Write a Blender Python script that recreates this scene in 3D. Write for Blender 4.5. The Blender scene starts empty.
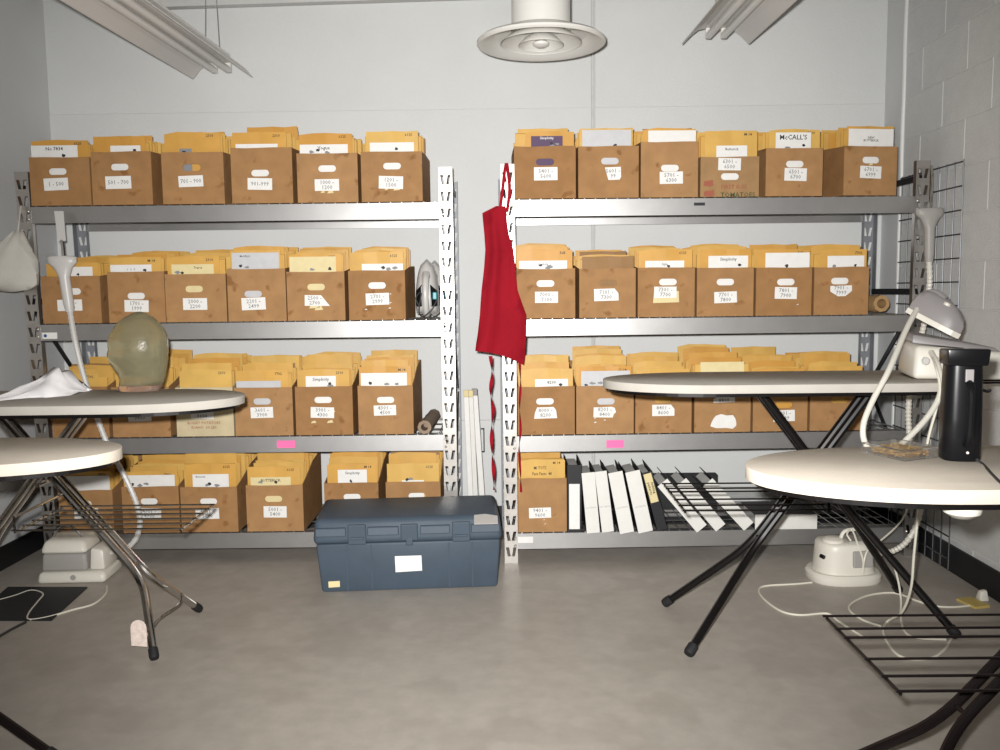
import bpy, bmesh, math, random
from mathutils import Vector, Matrix, geometry
random.seed(7)
SC = bpy.context.scene
COL = SC.collection
# ---------------------------------------------------------------- camera
FPX, PITCH, YAW, ROLL, EYE = 875.25, 0.0962, -0.0079, -0.0115, 1.2668
_fwd = Vector((math.sin(YAW)*math.cos(PITCH), math.cos(YAW)*math.cos(PITCH), -math.sin(PITCH)))
_rt0 = Vector((math.cos(YAW), -math.sin(YAW), 0)); _up0 = _rt0.cross(_fwd)
_rt = math.cos(ROLL)*_rt0 + math.sin(ROLL)*_up0
_up = -math.sin(ROLL)*_rt0 + math.cos(ROLL)*_up0
_org = Vector((0, 0, EYE))
cd = bpy.data.cameras.new('camera'); cam = bpy.data.objects.new('camera', cd); COL.objects.link(cam)
cd.sensor_width = 36.0; cd.lens = FPX/1000*36.0; cd.clip_start = 0.05
cam.matrix_world = Matrix((( _rt.x, _up.x, -_fwd.x, _org.x), (_rt.y, _up.y, -_fwd.y, _org.y), (_rt.z, _up.z, -_fwd.z, _org.z), (0, 0, 0, 1)))
SC.camera = cam
# ---------------------------------------------------------------- light
w = bpy.data.worlds.new('world'); SC.world = w; w.use_nodes = True
w.node_tree.nodes['Background'].inputs[0].default_value = (0.9, 0.95, 1, 1)
w.node_tree.nodes['Background'].inputs[1].default_value = 0.05
fl = bpy.data.lights.new('camera_flash', 'SPOT'); flo = bpy.data.objects.new('camera_flash', fl); COL.objects.link(flo)
fl.energy = 690; fl.color = (1.0, 0.985, 0.965); fl.spot_size = math.radians(89); fl.spot_blend = 1.0; fl.shadow_soft_size = 0.025
flo.location = (-0.05, 0.02, EYE+0.07); flo.rotation_euler = (math.radians(85.5), 0, 0.0)
SC.view_settings.view_transform = 'Standard'; SC.view_settings.look = 'None'
SC.view_settings.gamma = 1; SC.view_settings.use_curve_mapping = False; SC.view_settings.exposure = 0.2

def ray(px, py): return _fwd + _rt*((px-500)/FPX) - _up*((py-375)/FPX)
def at(px, py, y):
    d = ray(px, py); return _org + d*(y/d.y)
def onz(px, py, z=0.0):
    d = ray(px, py); return _org + d*((z-EYE)/d.z)
def onx(px, py, x):
    d = ray(px, py); return _org + d*(x/d.x)
# ---------------------------------------------------------------- materials
MATS = {}
def mat(name, col, rough=0.6, metal=0.0, noise=0.0, nscale=20.0, bump=0.0, bscale=200.0, rnd=None, stain=None, spec=None, trans=0.0, ior=1.45, coat=0.0, stretch=None):
    if name in MATS: return MATS[name]
    m = bpy.data.materials.new(name); m.use_nodes = True
    nt = m.node_tree; N = nt.nodes; L = nt.links; b = N['Principled BSDF']
    b.inputs['Base Color'].default_value = (*col, 1); b.inputs['Roughness'].default_value = rough; b.inputs['Metallic'].default_value = metal
    if spec is not None: b.inputs['Specular IOR Level'].default_value = spec
    b.inputs['Transmission Weight'].default_value = trans; b.inputs['IOR'].default_value = ior; b.inputs['Coat Weight'].default_value = coat
    tc = N.new('ShaderNodeTexCoord'); vec = tc.outputs['Object']
    if stretch:
        mp = N.new('ShaderNodeMapping'); mp.inputs['Scale'].default_value = stretch; L.new(vec, mp.inputs['Vector']); vec = mp.outputs['Vector']
    cur = None
    def mix(a, fac, bcol, blend='MIX'):
        x = N.new('ShaderNodeMix'); x.data_type = 'RGBA'; x.blend_type = blend
        if hasattr(fac, 'is_output'): L.new(fac, x.inputs[0])
        else: x.inputs[0].default_value = fac
        if hasattr(a, 'is_output'): L.new(a, x.inputs[6])
        else: x.inputs[6].default_value = (*a, 1)
        if hasattr(bcol, 'is_output'): L.new(bcol, x.inputs[7])
        else: x.inputs[7].default_value = (*bcol, 1)
        return x.outputs[2]
    cur = col
    if rnd:
        oi = N.new('ShaderNodeObjectInfo'); cur = mix(cur, oi.outputs['Random'], rnd)
    if noise:
        n = N.new('ShaderNodeTexNoise'); n.inputs['Scale'].default_value = nscale; n.inputs['Detail'].default_value = 5; L.new(vec, n.inputs['Vector'])
        if rnd or True:
            oi2 = N.new('ShaderNodeObjectInfo'); mm = N.new('ShaderNodeVectorMath'); mm.operation = 'ADD'; L.new(vec, mm.inputs[0]); L.new(oi2.outputs['Random'], mm.inputs[1]); L.new(mm.outputs[0], n.inputs['Vector'])
        cr = N.new('ShaderNodeMapRange'); cr.inputs[1].default_value = 0.3; cr.inputs[2].default_value = 0.7; cr.inputs[3].default_value = 1-noise; cr.inputs[4].default_value = 1+noise*0.6
        L.new(n.outputs['Fac'], cr.inputs[0])
        cb = N.new('ShaderNodeCombineColor')
        for i in range(3): L.new(cr.outputs[0], cb.inputs[i])
        cur = mix(cur, 1.0, cb.outputs[0], 'MULTIPLY')
    if stain:
        scol, sscale, thr, amt = stain
        n = N.new('ShaderNodeTexNoise'); n.inputs['Scale'].default_value = sscale; n.inputs['Detail'].default_value = 3; n.inputs['Roughness'].default_value = 0.4
        oi2 = N.new('ShaderNodeObjectInfo'); mm = N.new('ShaderNodeVectorMath'); mm.operation = 'ADD'
        L.new(vec, mm.inputs[0]); L.new(oi2.outputs['Random'], mm.inputs[1]); L.new(mm.outputs[0], n.inputs['Vector'])
        mr = N.new('ShaderNodeMapRange'); mr.inputs[1].default_value = thr; mr.inputs[2].default_value = thr+0.09; mr.inputs[4].default_value = amt; L.new(n.outputs['Fac'], mr.inputs[0])
        cur = mix(cur, mr.outputs[0], scol)
    if hasattr(cur, 'is_output'): L.new(cur, b.inputs['Base Color'])
    if bump:
        n = N.new('ShaderNodeTexNoise'); n.inputs['Scale'].default_value = bscale; n.inputs['Detail'].default_value = 4; L.new(vec, n.inputs['Vector'])
        bp = N.new('ShaderNodeBump'); bp.inputs['Strength'].default_value = bump; bp.inputs['Distance'].default_value = 0.004
        L.new(n.outputs['Fac'], bp.inputs['Height']); L.new(bp.outputs[0], b.inputs['Normal'])
    MATS[name] = m; return m
def speckle(m, col, scale=9.0, thr=0.022):
    nt = m.node_tree; N = nt.nodes; L = nt.links; b = N['Principled BSDF']
    tc = N.new('ShaderNodeTexCoord'); v = N.new('ShaderNodeTexVoronoi'); v.inputs['Scale'].default_value = scale; L.new(tc.outputs['Object'], v.inputs['Vector'])
    mp = N.new('ShaderNodeMath'); mp.operation = 'LESS_THAN'; mp.inputs[1].default_value = thr*scale; 
    sep = N.new('ShaderNodeSeparateColor'); L.new(v.outputs['Color'], sep.inputs[0])
    sc = N.new('ShaderNodeMath'); sc.operation = 'MULTIPLY'; sc.inputs[1].default_value = 0.075; L.new(sep.outputs[0], sc.inputs[0])
    sb = N.new('ShaderNodeMath'); sb.operation = 'SUBTRACT'; sb.inputs[1].default_value = 0.052; L.new(sc.outputs[0], sb.inputs[0])
    lt = N.new('ShaderNodeMath'); lt.operation = 'LESS_THAN'; L.new(v.outputs['Distance'], lt.inputs[0]); L.new(sb.outputs[0], lt.inputs[1])
    x = N.new('ShaderNodeMix'); x.data_type = 'RGBA'; L.new(lt.outputs[0], x.inputs[0]); x.inputs[7].default_value = (*col, 1)
    lk = b.inputs['Base Color'].links
    if lk: L.new(lk[0].from_socket, x.inputs[6])
    else: x.inputs[6].default_value = b.inputs['Base Color'].default_value
    L.new(x.outputs[2], b.inputs['Base Color'])
M_WALL = mat('painted_wall', (0.70, 0.71, 0.70), 0.55, noise=0.03, nscale=3, bump=0.25, bscale=90, spec=0.25)
speckle(M_WALL, (0.06, 0.05, 0.05), 4.2)
M_WALLP = mat('painted_side_wall', (0.66, 0.67, 0.67), 0.6, noise=0.03, nscale=3, bump=0.2, bscale=90, spec=0.2)
M_BLOCK = mat('painted_block', (0.64, 0.645, 0.64), 0.6, noise=0.04, nscale=14, bump=0.6, bscale=130, spec=0.2, rnd=(0.67, 0.675, 0.66))
M_MORTAR = mat('painted_mortar', (0.66, 0.66, 0.65), 0.7, noise=0.05, nscale=20, bump=0.4, bscale=80)
M_FLOOR = mat('floor_vinyl', (0.415, 0.38, 0.335), 0.45, noise=0.09, nscale=16, stain=((0.31, 0.275, 0.235), 5.0, 0.55, 0.35), bump=0.12, bscale=90, spec=0.3)
speckle(M_FLOOR, (0.10, 0.09, 0.08), 2.3)
M_CEIL = mat('ceiling_paint', (0.6, 0.6, 0.58), 0.8, noise=0.03)
M_BASE = mat('black_rubber_base', (0.012, 0.012, 0.013), 0.5)
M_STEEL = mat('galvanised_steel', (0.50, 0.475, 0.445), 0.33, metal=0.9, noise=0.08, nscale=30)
M_POSTR = mat('shaded_galvanised_steel', (0.30, 0.31, 0.33), 0.6, metal=0.5, noise=0.08, nscale=30)  # rear posts: same steel as the front, darkened to carry the boxes' shade
M_BEAM = mat('grey_beam_steel', (0.43, 0.425, 0.42), 0.40, metal=0.85, noise=0.05, nscale=12)
M_WIRE = mat('zinc_wire', (0.55, 0.55, 0.54), 0.35, metal=0.9)
M_DARKSTEEL = mat('dark_brace_steel', (0.05, 0.05, 0.055), 0.45, metal=0.6)
M_GRIDW = mat('grid_wire', (0.13, 0.135, 0.145), 0.42, metal=0.8)
M_CARD = mat('brown_cardboard', (0.335, 0.175, 0.070), 0.75, noise=0.12, nscale=16, stain=((0.20, 0.085, 0.025), 17, 0.635, 0.7), rnd=(0.40, 0.225, 0.100), bump=0.2, bscale=30, spec=0.2)
M_CARDC = mat('cream_cardboard', (0.58, 0.49, 0.31), 0.75, noise=0.1, nscale=16, spec=0.2)
M_CARDO = mat('olive_cardboard', (0.36, 0.215, 0.10), 0.75, noise=0.12, nscale=16, spec=0.2)
M_MANILA = mat('manila_paper', (0.68, 0.43, 0.115), 0.45, noise=0.10, nscale=9, rnd=(0.60, 0.30, 0.060), bump=0.1, bscale=30, spec=0.35)
M_MANILAD = mat('kraft_paper_dark', (0.32, 0.18, 0.075), 0.6, noise=0.1, nscale=9, spec=0.3)
M_PAPER = mat('white_paper', (0.80, 0.79, 0.76), 0.5, noise=0.04, nscale=30, spec=0.4)
M_PAPERY = mat('yellow_paper', (0.72, 0.61, 0.33), 0.6, noise=0.05, nscale=30)
M_PAPERG = mat('grey_print_paper', (0.55, 0.55, 0.56), 0.45, noise=0.05, nscale=30)
M_INK = mat('black_ink', (0.02, 0.02, 0.022), 0.6)
M_INKF = mat('grey_ink', (0.24, 0.24, 0.25), 0.6)
M_INKR = mat('red_ink', (0.33, 0.10, 0.055), 0.7)
M_INKG = mat('green_ink', (0.05, 0.08, 0.03), 0.7)
M_INKB = mat('blue_ink', (0.03, 0.09, 0.25), 0.6)
M_PURPLE = mat('purple_print', (0.09, 0.05, 0.11), 0.6)
M_PINK = mat('pink_note', (0.95, 0.17, 0.42), 0.6)
M_RED = mat('red_cotton', (0.31, 0.008, 0.018), 0.85, noise=0.12, nscale=6, stain=((0.22, 0.004, 0.012), 9, 0.6, 0.7), bump=0.3, bscale=300, spec=0.15)
M_PADW = mat('cream_pad', (0.63, 0.565, 0.475), 0.8, noise=0.04, nscale=12, bump=0.25, bscale=150, spec=0.15)
M_PADT = mat('board_cover', (0.50, 0.47, 0.42), 0.8, noise=0.05, nscale=14, bump=0.25, bscale=150, spec=0.15)
M_BLKM = mat('black_enamel', (0.006, 0.005, 0.005), 0.32, spec=0.35)
M_CHROME = mat('chrome_tube', (0.62, 0.60, 0.57), 0.16, metal=1.0)
M_BRONZE = mat('dark_brown_tube', (0.009, 0.006, 0.006), 0.3, spec=0.35)
M_RUBBER = mat('black_rubber', (0.012, 0.012, 0.013), 0.7)
M_PLW = mat('ivory_plastic', (0.72, 0.69, 0.61), 0.38, spec=0.45)
M_PLG = mat('grey_plastic', (0.27, 0.25, 0.25), 0.4, spec=0.4)
M_PLL = mat('light_grey_plastic', (0.56, 0.545, 0.52), 0.35, spec=0.5)
M_PLB = mat('black_plastic', (0.006, 0.006, 0.007), 0.28, spec=0.3)
M_TEAL = mat('teal_plastic', (0.05, 0.33, 0.38), 0.3)
M_TRUNK = mat('blue_grey_plastic', (0.062, 0.086, 0.115), 0.5, noise=0.08, nscale=10, bump=0.2, bscale=260, spec=0.3)
M_CORD = mat('cream_cord', (0.74, 0.71, 0.60), 0.45)
M_CORDD = mat('dark_cord', (0.03, 0.03, 0.03), 0.5)
M_ENAMEL = mat('white_enamel', (0.78, 0.765, 0.72), 0.32, spec=0.5)
M_REFL = mat('reflector_enamel', (0.68, 0.66, 0.63), 0.4, spec=0.4)
M_TUBE = mat('lamp_tube_glass', (0.74, 0.73, 0.70), 0.3)
M_BIND = mat('black_binder_vinyl', (0.018, 0.018, 0.020), 0.5, spec=0.4)
M_CLOTH = mat('white_cloth', (0.52, 0.50, 0.45), 0.85, noise=0.06, nscale=10, bump=0.3, bscale=60)
M_HEAD = mat('tinted_clear_plastic', (0.50, 0.455, 0.29), 0.16, noise=0.08, nscale=22, trans=0.72, ior=1.2, bump=0.9, bscale=45)
M_HEADB = mat('pink_clear_base', (0.72, 0.52, 0.42), 0.10, trans=0.8, ior=1.3, bump=0.6, bscale=50)
M_CLEAR = mat('clear_plastic', (0.97, 0.96, 0.93), 0.04, trans=0.96, ior=1.04)
M_BRASS = mat('brass_pins', (0.88, 0.58, 0.17), 0.3, metal=0.45)
M_SHEER = mat('sheer_white_cloth', (0.82, 0.80, 0.80), 0.6, trans=0.0)
M_ROLL = mat('brown_wrapping', (0.30, 0.215, 0.15), 0.7, noise=0.15, nscale=25)
M_KRAFT = mat('kraft_roll', (0.42, 0.26, 0.115), 0.7, noise=0.12, nscale=25)
M_MATF = mat('black_mat', (0.016, 0.016, 0.018), 0.6)
M_TAPE = mat('yellow_tape', (0.55, 0.42, 0.13), 0.5)
# ---------------------------------------------------------------- helpers
XF = {}   # name-independent: object -> world matrix of things
def empty(name, loc=(0, 0, 0), rz=0.0, label=None, cat=None, group=None, rot=None):
    o = bpy.data.objects.new(name, None); COL.objects.link(o); o.empty_display_size = 0.05
    o.location = loc; o.rotation_euler = rot if rot else (0, 0, rz)
    from mathutils import Euler
    XF[o] = Matrix.Translation(Vector(loc)) @ Euler(o.rotation_euler).to_matrix().to_4x4()
    tag(o, label, cat, group); return o
def tag(o, label=None, cat=None, group=None, kind=None):
    if label: o['label'] = label
    if cat: o['category'] = cat
    if group: o['group'] = group
    if kind: o['kind'] = kind
    return o
class MB:
    def __init__(s): s.v = []; s.f = []
    def add(s, vs, fs):
        n = len(s.v); s.v += [Vector(v) for v in vs]; s.f += [tuple(n+i for i in f) for f in fs]; return s
    def box(s, c, d, rot=None):
        x, y, z = d[0]/2, d[1]/2, d[2]/2; c = Vector(c)
        vs = [Vector((a*x, b*y, e*z)) for e in (-1, 1) for b in (-1, 1) for a in (-1, 1)]
        if rot is not None: vs = [rot @ v for v in vs]
        return s.add([c+v for v in vs], [(0, 2, 3, 1), (4, 5, 7, 6), (0, 1, 5, 4), (2, 6, 7, 3), (0, 4, 6, 2), (1, 3, 7, 5)])
    def hexa(s, bot, top):   # two quads of four points
        return s.add(list(bot)+list(top), [(3, 2, 1, 0), (4, 5, 6, 7), (0, 1, 5, 4), (1, 2, 6, 5), (2, 3, 7, 6), (3, 0, 4, 7)])
    def plate(s, outer, holes, t, fn):  # 2-D outline with holes, thickness t; fn(u,v,w)->3-D
        loops = [outer]+list(holes); flat = [p for l in loops for p in l]; n = len(flat)
        tris = geometry.tessellate_polygon([[Vector((p[0], p[1], 0)) for p in l] for l in loops])
        vs = [fn(p[0], p[1], 0) for p in flat]+[fn(p[0], p[1], t) for p in flat]; fs = []
        for a, b, c in tris: fs += [(a, b, c), (n+c, n+b, n+a)]
        k = 0
        for l in loops:
            m = len(l)
            for i in range(m):
                a, b = k+i, k+(i+1) % m; fs.append((a, b, n+b, n+a))
            k += m
        return s.add(vs, fs)
    def tube(s, pts, r, n=8, caps=True, radii=None, closed=False):
        pts = [Vector(p) for p in pts]; m = len(pts); rings = []
        prev = None
        for i, p in enumerate(pts):
            if closed: d = pts[(i+1) % m]-pts[i-1]
            else: d = (pts[min(i+1, m-1)]-pts[max(i-1, 0)])
            d.normalize()
            if prev is None:
                a = Vector((0, 0, 1)) if abs(d.z) < 0.9 else Vector((1, 0, 0)); u = d.cross(a).normalized()
            else:
                u = prev-d*prev.dot(d); u.normalize()
            prev = u; v = d.cross(u); rr = radii[i] if radii else r
            rings.append([p+(u*math.cos(2*math.pi*k/n)+v*math.sin(2*math.pi*k/n))*rr for k in range(n)])
        return s.loft(rings, caps and not closed, closed)
    def loft(s, rings, caps=True, closed=False):
        n = len(rings[0]); vs = [p for r in rings for p in r]; fs = []; m = len(rings)
        for i in range(m if closed else m-1):
            for k in range(n):
                a = i*n+k; b = i*n+(k+1) % n; c = ((i+1) % m)*n
                fs.append((a, b, c+(k+1) % n, c+k))
        if caps: fs.append(tuple(reversed(range(n)))); fs.append(tuple((m-1)*n+k for k in range(n)))
        return s.add(vs, fs)
    def lathe(s, prof, c=(0, 0, 0), n=32, axis='Z', caps=True):
        rings = []
        for r, h in prof:
            ring = []
            for k in range(n):
                a = 2*math.pi*k/n; p = Vector((r*math.cos(a), r*math.sin(a), h))
                if axis == 'Y': p = Vector((p.x, p.z, -p.y))
                if axis == 'X': p = Vector((p.z, p.x, p.y))
                ring.append(p+Vector(c))
            rings.append(ring)
        return s.loft(rings, caps)
    def mesh(s, name, bevel=0, seg=2, smooth=False, angle=35):
        me = bpy.data.meshes.new(name); me.from_pydata([tuple(v) for v in s.v], [], s.f)
        bm = bmesh.new(); bm.from_mesh(me); bmesh.ops.recalc_face_normals(bm, faces=bm.faces[:])
        if bevel:
            es = [e for e in bm.edges if len(e.link_faces) == 2 and e.calc_face_angle(0) > math.radians(30)]
            bmesh.ops.bevel(bm, geom=es, offset=bevel, segments=seg, affect='EDGES', profile=0.5, clamp_overlap=True)
        bm.to_mesh(me); bm.free()
        if smooth:
            me.polygons.foreach_set('use_smooth', [True]*len(me.polygons))
            try: me.set_sharp_from_angle(angle=math.radians(angle))
            except Exception: pass
        return me
    def build(s, name, m, parent=None, world=True, **k):
        if parent is not None and world and parent in XF:
            inv = XF[parent].inverted(); s.v = [inv @ v for v in s.v]
        return link(name, s.mesh(name, **k), m, parent)
def link(name, me, m, parent=None):
    o = bpy.data.objects.new(name, me); COL.objects.link(o)
    if m and not me.materials: me.materials.append(m)
    if parent is not None:
        o.parent = parent
    return o
def solo(name, mb, m, label, cat, group=None, base=None, **k):   # a thing that is one mesh: origin moved to its base
    vs = mb.v; c = Vector(base) if base else Vector((sum(v.x for v in vs)/len(vs), sum(v.y for v in vs)/len(vs), min(v.z for v in vs)))
    mb.v = [v-c for v in vs]; o = link(name, mb.mesh(name, **k), m); o.location = c
    XF[o] = Matrix.Translation(c); tag(o, label, cat, group); return o
def spline(pts, n=6):   # Catmull-Rom
    pts = [Vector(p) for p in pts]; out = []
    P = [pts[0]*2-pts[1]]+pts+[pts[-1]*2-pts[-2]]
    for i in range(1, len(P)-2):
        for k in range(n):
            t = k/n; a, b, c, d = P[i-1], P[i], P[i+1], P[i+2]
            out.append(0.5*((2*b)+(c-a)*t+(2*a-5*b+4*c-d)*t*t+(3*b-a-3*c+d)*t**3))
    out.append(pts[-1]); return out
TXT = {}
def text_mesh(body, size, spacing=0.9):
    key = (body, size)
    if key in TXT: return TXT[key]
    cu = bpy.data.curves.new('lettering', 'FONT'); cu.body = body; cu.size = size; cu.align_x = 'CENTER'; cu.align_y = 'CENTER'
    cu.resolution_u = 1; cu.space_line = spacing; cu.offset = size*0.012
    o = bpy.data.objects.new('lettering_source', cu); COL.objects.link(o)
    bpy.context.view_layer.update()
    me = bpy.data.meshes.new_from_object(o.evaluated_get(bpy.context.evaluated_depsgraph_get()))
    bpy.data.objects.remove(o); TXT[key] = me; return me
def lettering(body, size, m, parent, M, name='lettering', sx=1.0):   # text on a front (-y) face; M places its centre in the parent's space
    me = text_mesh(body, size).copy(); me.name = name; me.materials.clear(); me.materials.append(m)
    me.transform(M @ Matrix.Rotation(math.pi/2, 4, 'X') @ Matrix.Scale(sx, 4, Vector((1, 0, 0))))
    return link(name, me, None, parent)
def slot(cx, cy, wd, ht, n=5):
    r = ht/2; out = []
    for sgn in (1, -1):
        for k in range(n+1):
            a = -math.pi/2+math.pi*k/n
            out.append((cx+sgn*((wd/2-r)+r*math.cos(a)), cy+sgn*r*math.sin(a)))
    return out
for body, size in []: text_mesh(body, size)

# ================================================================ THE ROOM
XL, XR, YB, YF, ZC = -2.36, 1.972, 4.64, -1.6, 3.05
def struct(name, mb, m, parent=None, **k):
    o = mb.build(name, m, parent, world=False, **k)
    if parent is None: o['kind'] = 'structure'
    return o
struct('floor', MB().box(((XL+XR)/2, (YB+YF)/2, -0.05), (XR-XL+0.4, YB-YF+0.4, 0.1)), M_FLOOR)
struct('ceiling', MB().box(((XL+XR)/2, (YB+YF)/2, ZC+0.05), (XR-XL+0.4, YB-YF+0.4, 0.1)), M_CEIL)
struct('wall_left', MB().box((XL-0.05, (YB+YF)/2, ZC/2), (0.1, YB-YF+0.2, ZC)), M_WALLP)
struct('wall_front', MB().box(((XL+XR)/2, YF-0.05, ZC/2), (XR-XL+0.2, 0.1, ZC)), M_WALLP)
wb = struct('wall_back', MB().box(((XL+XR)/2, YB+0.055, ZC/2), (XR-XL+0.2, 0.09, ZC)), M_MORTAR)
seam_x = at(593, 120, YB).x; seam_z1 = at(560, 108, YB).z; seam_z2 = at(490, 420, YB).z
for x0, x1 in ((XL, seam_x-0.012), (seam_x+0.012, XR)):
    for z0, z1 in ((0, seam_z2-0.0010), (seam_z2+0.0010, seam_z1-0.0003), (seam_z1+0.0003, ZC)):
        struct('wall_panel', MB().box(((x0+x1)/2, YB+0.006, (z0+z1)/2), (x1-x0, 0.012, z1-z0)), M_WALL, wb)
struct('joint_bead', MB().tube([(seam_x, YB+0.009, 0.02), (seam_x, YB+0.009, ZC-0.02)], 0.0085, 10), M_MORTAR, wb, smooth=True)
wr = struct('wall_right', MB().box((XR+0.0525, (YB+YF)/2, ZC/2), (0.1, YB-YF+0.2, ZC)), M_MORTAR)
YP = 4.43  # where the block work ends and the smooth return begins
struct('return_strip', MB().box((XR+0.002, (YP+0.012+YB)/2, ZC/2), (0.02, YB-YP-0.012, ZC)), M_WALLP, wr)
struct('caulk_bead', MB().tube([(XR-0.002, YP+0.004+0.003*math.sin(i*1.7), ZC*i/24) for i in range(25)], 0.011, 8), mat('caulk', (0.82, 0.82, 0.80), 0.5), wr, smooth=True)
bh, bl, z0 = 0.2035, 0.4065, 2.385
k0 = -12
for k in range(-12, 5):
    zb = z0+bh*k-bh; zt = zb+bh
    if zt < 0.02 or zb > ZC: continue
    off = (4.25 if (k % 2 == 0) else 4.047)
    j = -1
    while True:
        y1 = off-bl*j; y0 = y1-bl; j += 1
        if y1 < 0.6: break
        a, b = max(y0+0.0025, 0.6), min(y1-0.0025, YP-0.006)
        zz0, zz1 = max(zb+0.0022, 0.0), min(zt-0.0022, ZC)
        if b-a < 0.03 or zz1-zz0 < 0.03: continue
        struct('block', MB().box((XR+0.006, (a+b)/2, (zz0+zz1)/2), (0.012, b-a, zz1-zz0)), M_BLOCK, wr, bevel=0.0022, seg=1)
struct('wall_facing', MB().box((XR+0.006, (0.6+YF)/2, ZC/2), (0.012, 0.6-YF, ZC)), M_BLOCK, wr)
struct('baseboard_left', MB().box((XL+0.005, (YB+YF)/2, 0.055), (0.01, YB-YF, 0.11)), M_BASE, bevel=0.002)
struct('baseboard_right', MB().box((XR-0.006, (YB+YF)/2, 0.06), (0.012, YB-YF, 0.12)), M_BASE, bevel=0.002)
struct('baseboard_back', MB().box(((XL+XR)/2, YB-0.005, 0.055), (XR-XL, 0.01, 0.11)), M_BASE, bevel=0.002)
s0 = at(173, 6.5, 4.5); s1 = at(392, -0.5, 4.5); sl = (s1.z-s0.z)/(s1.x-s0.x)
zA = s0.z+sl*(-1.9-s0.x); zB = s0.z+sl*(1.6-s0.x)
struct('trim_1', MB().hexa([(-1.9, 4.5, zA), (1.6, 4.5, zB), (1.6, 4.545, zB), (-1.9, 4.545, zA)], [(-1.9, 4.5, zA+0.05), (1.6, 4.5, zB+0.05), (1.6, 4.545, zB+0.05), (-1.9, 4.545, zA+0.05)]), M_CEIL)

# ================================================================ SHELVING RACKS
RH, RD, PW = 1.829, 0.56, 0.062
ZB = (1.6707, 1.1328, 0.5972, 0.1389)
RK = {'left': (-2.1951, 4.0314, 0.0092, 1.956), 'right': (-0.0191, 3.9815, 0.0273, 1.94)}
def rfront(side, x):      # y of a rack's front face at world x
    a = RK[side]; return a[1]+(x-a[0])*math.tan(a[2])
def post_mesh(lean=0.0, mirror=False):
    mb = MB(); pitch = 0.0747; t = 0.0025; sx = -1 if mirror else 1
    zs = []; z = 0.02
    while z+0.055 < RH: zs.append((z+0.012, z+0.055)); z += pitch
    def P(x, y, zz): return (sx*x+lean*zz, y, zz)
    xs0 = [0, 0.0145, 0.0285, 0.0335, 0.0475, PW]      # slot columns at the bottom of a slot
    xs1 = [0, 0.0065, 0.0205, 0.0415, 0.0555, PW]      # and at its top: the pair leans outward
    prev = 0.0; rows = []
    for a, b in zs:
        rows.append((prev, a, False)); rows.append((a, b, True)); prev = b
    rows.append((prev, RH, False))
    for a, b, holed in rows:
        for y in (0, t):
            for c in range(5):
                if holed and c in (1, 3): continue
                if holed: q = [P(xs0[c], y, a), P(xs0[c+1], y, a), P(xs1[c+1], y, b), P(xs1[c], y, b)]
                else:
                    if c: continue
                    q = [P(0, y, a), P(PW, y, a), P(PW, y, b), P(0, y, b)]
                mb.add(q, [(0, 1, 2, 3)])
        if holed:
            for c in (1, 3):
                A = [(xs0[c], a), (xs0[c+1], a), (xs1[c+1], b), (xs1[c], b)]
                for i in range(4):
                    p, q = A[i], A[(i+1) % 4]; mb.add([P(p[0], 0, p[1]), P(q[0], 0, q[1]), P(q[0], t, q[1]), P(p[0], t, p[1])], [(0, 1, 2, 3)])
    for x, d in ((0, 0.045), (PW-t, 0.028)):        # flanges going back
        mb.hexa([P(x, t, 0), P(x+t, t, 0), P(x+t, d, 0), P(x, d, 0)], [P(x, t, RH), P(x+t, t, RH), P(x+t, d, RH), P(x, d, RH)])
    return mb
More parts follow.
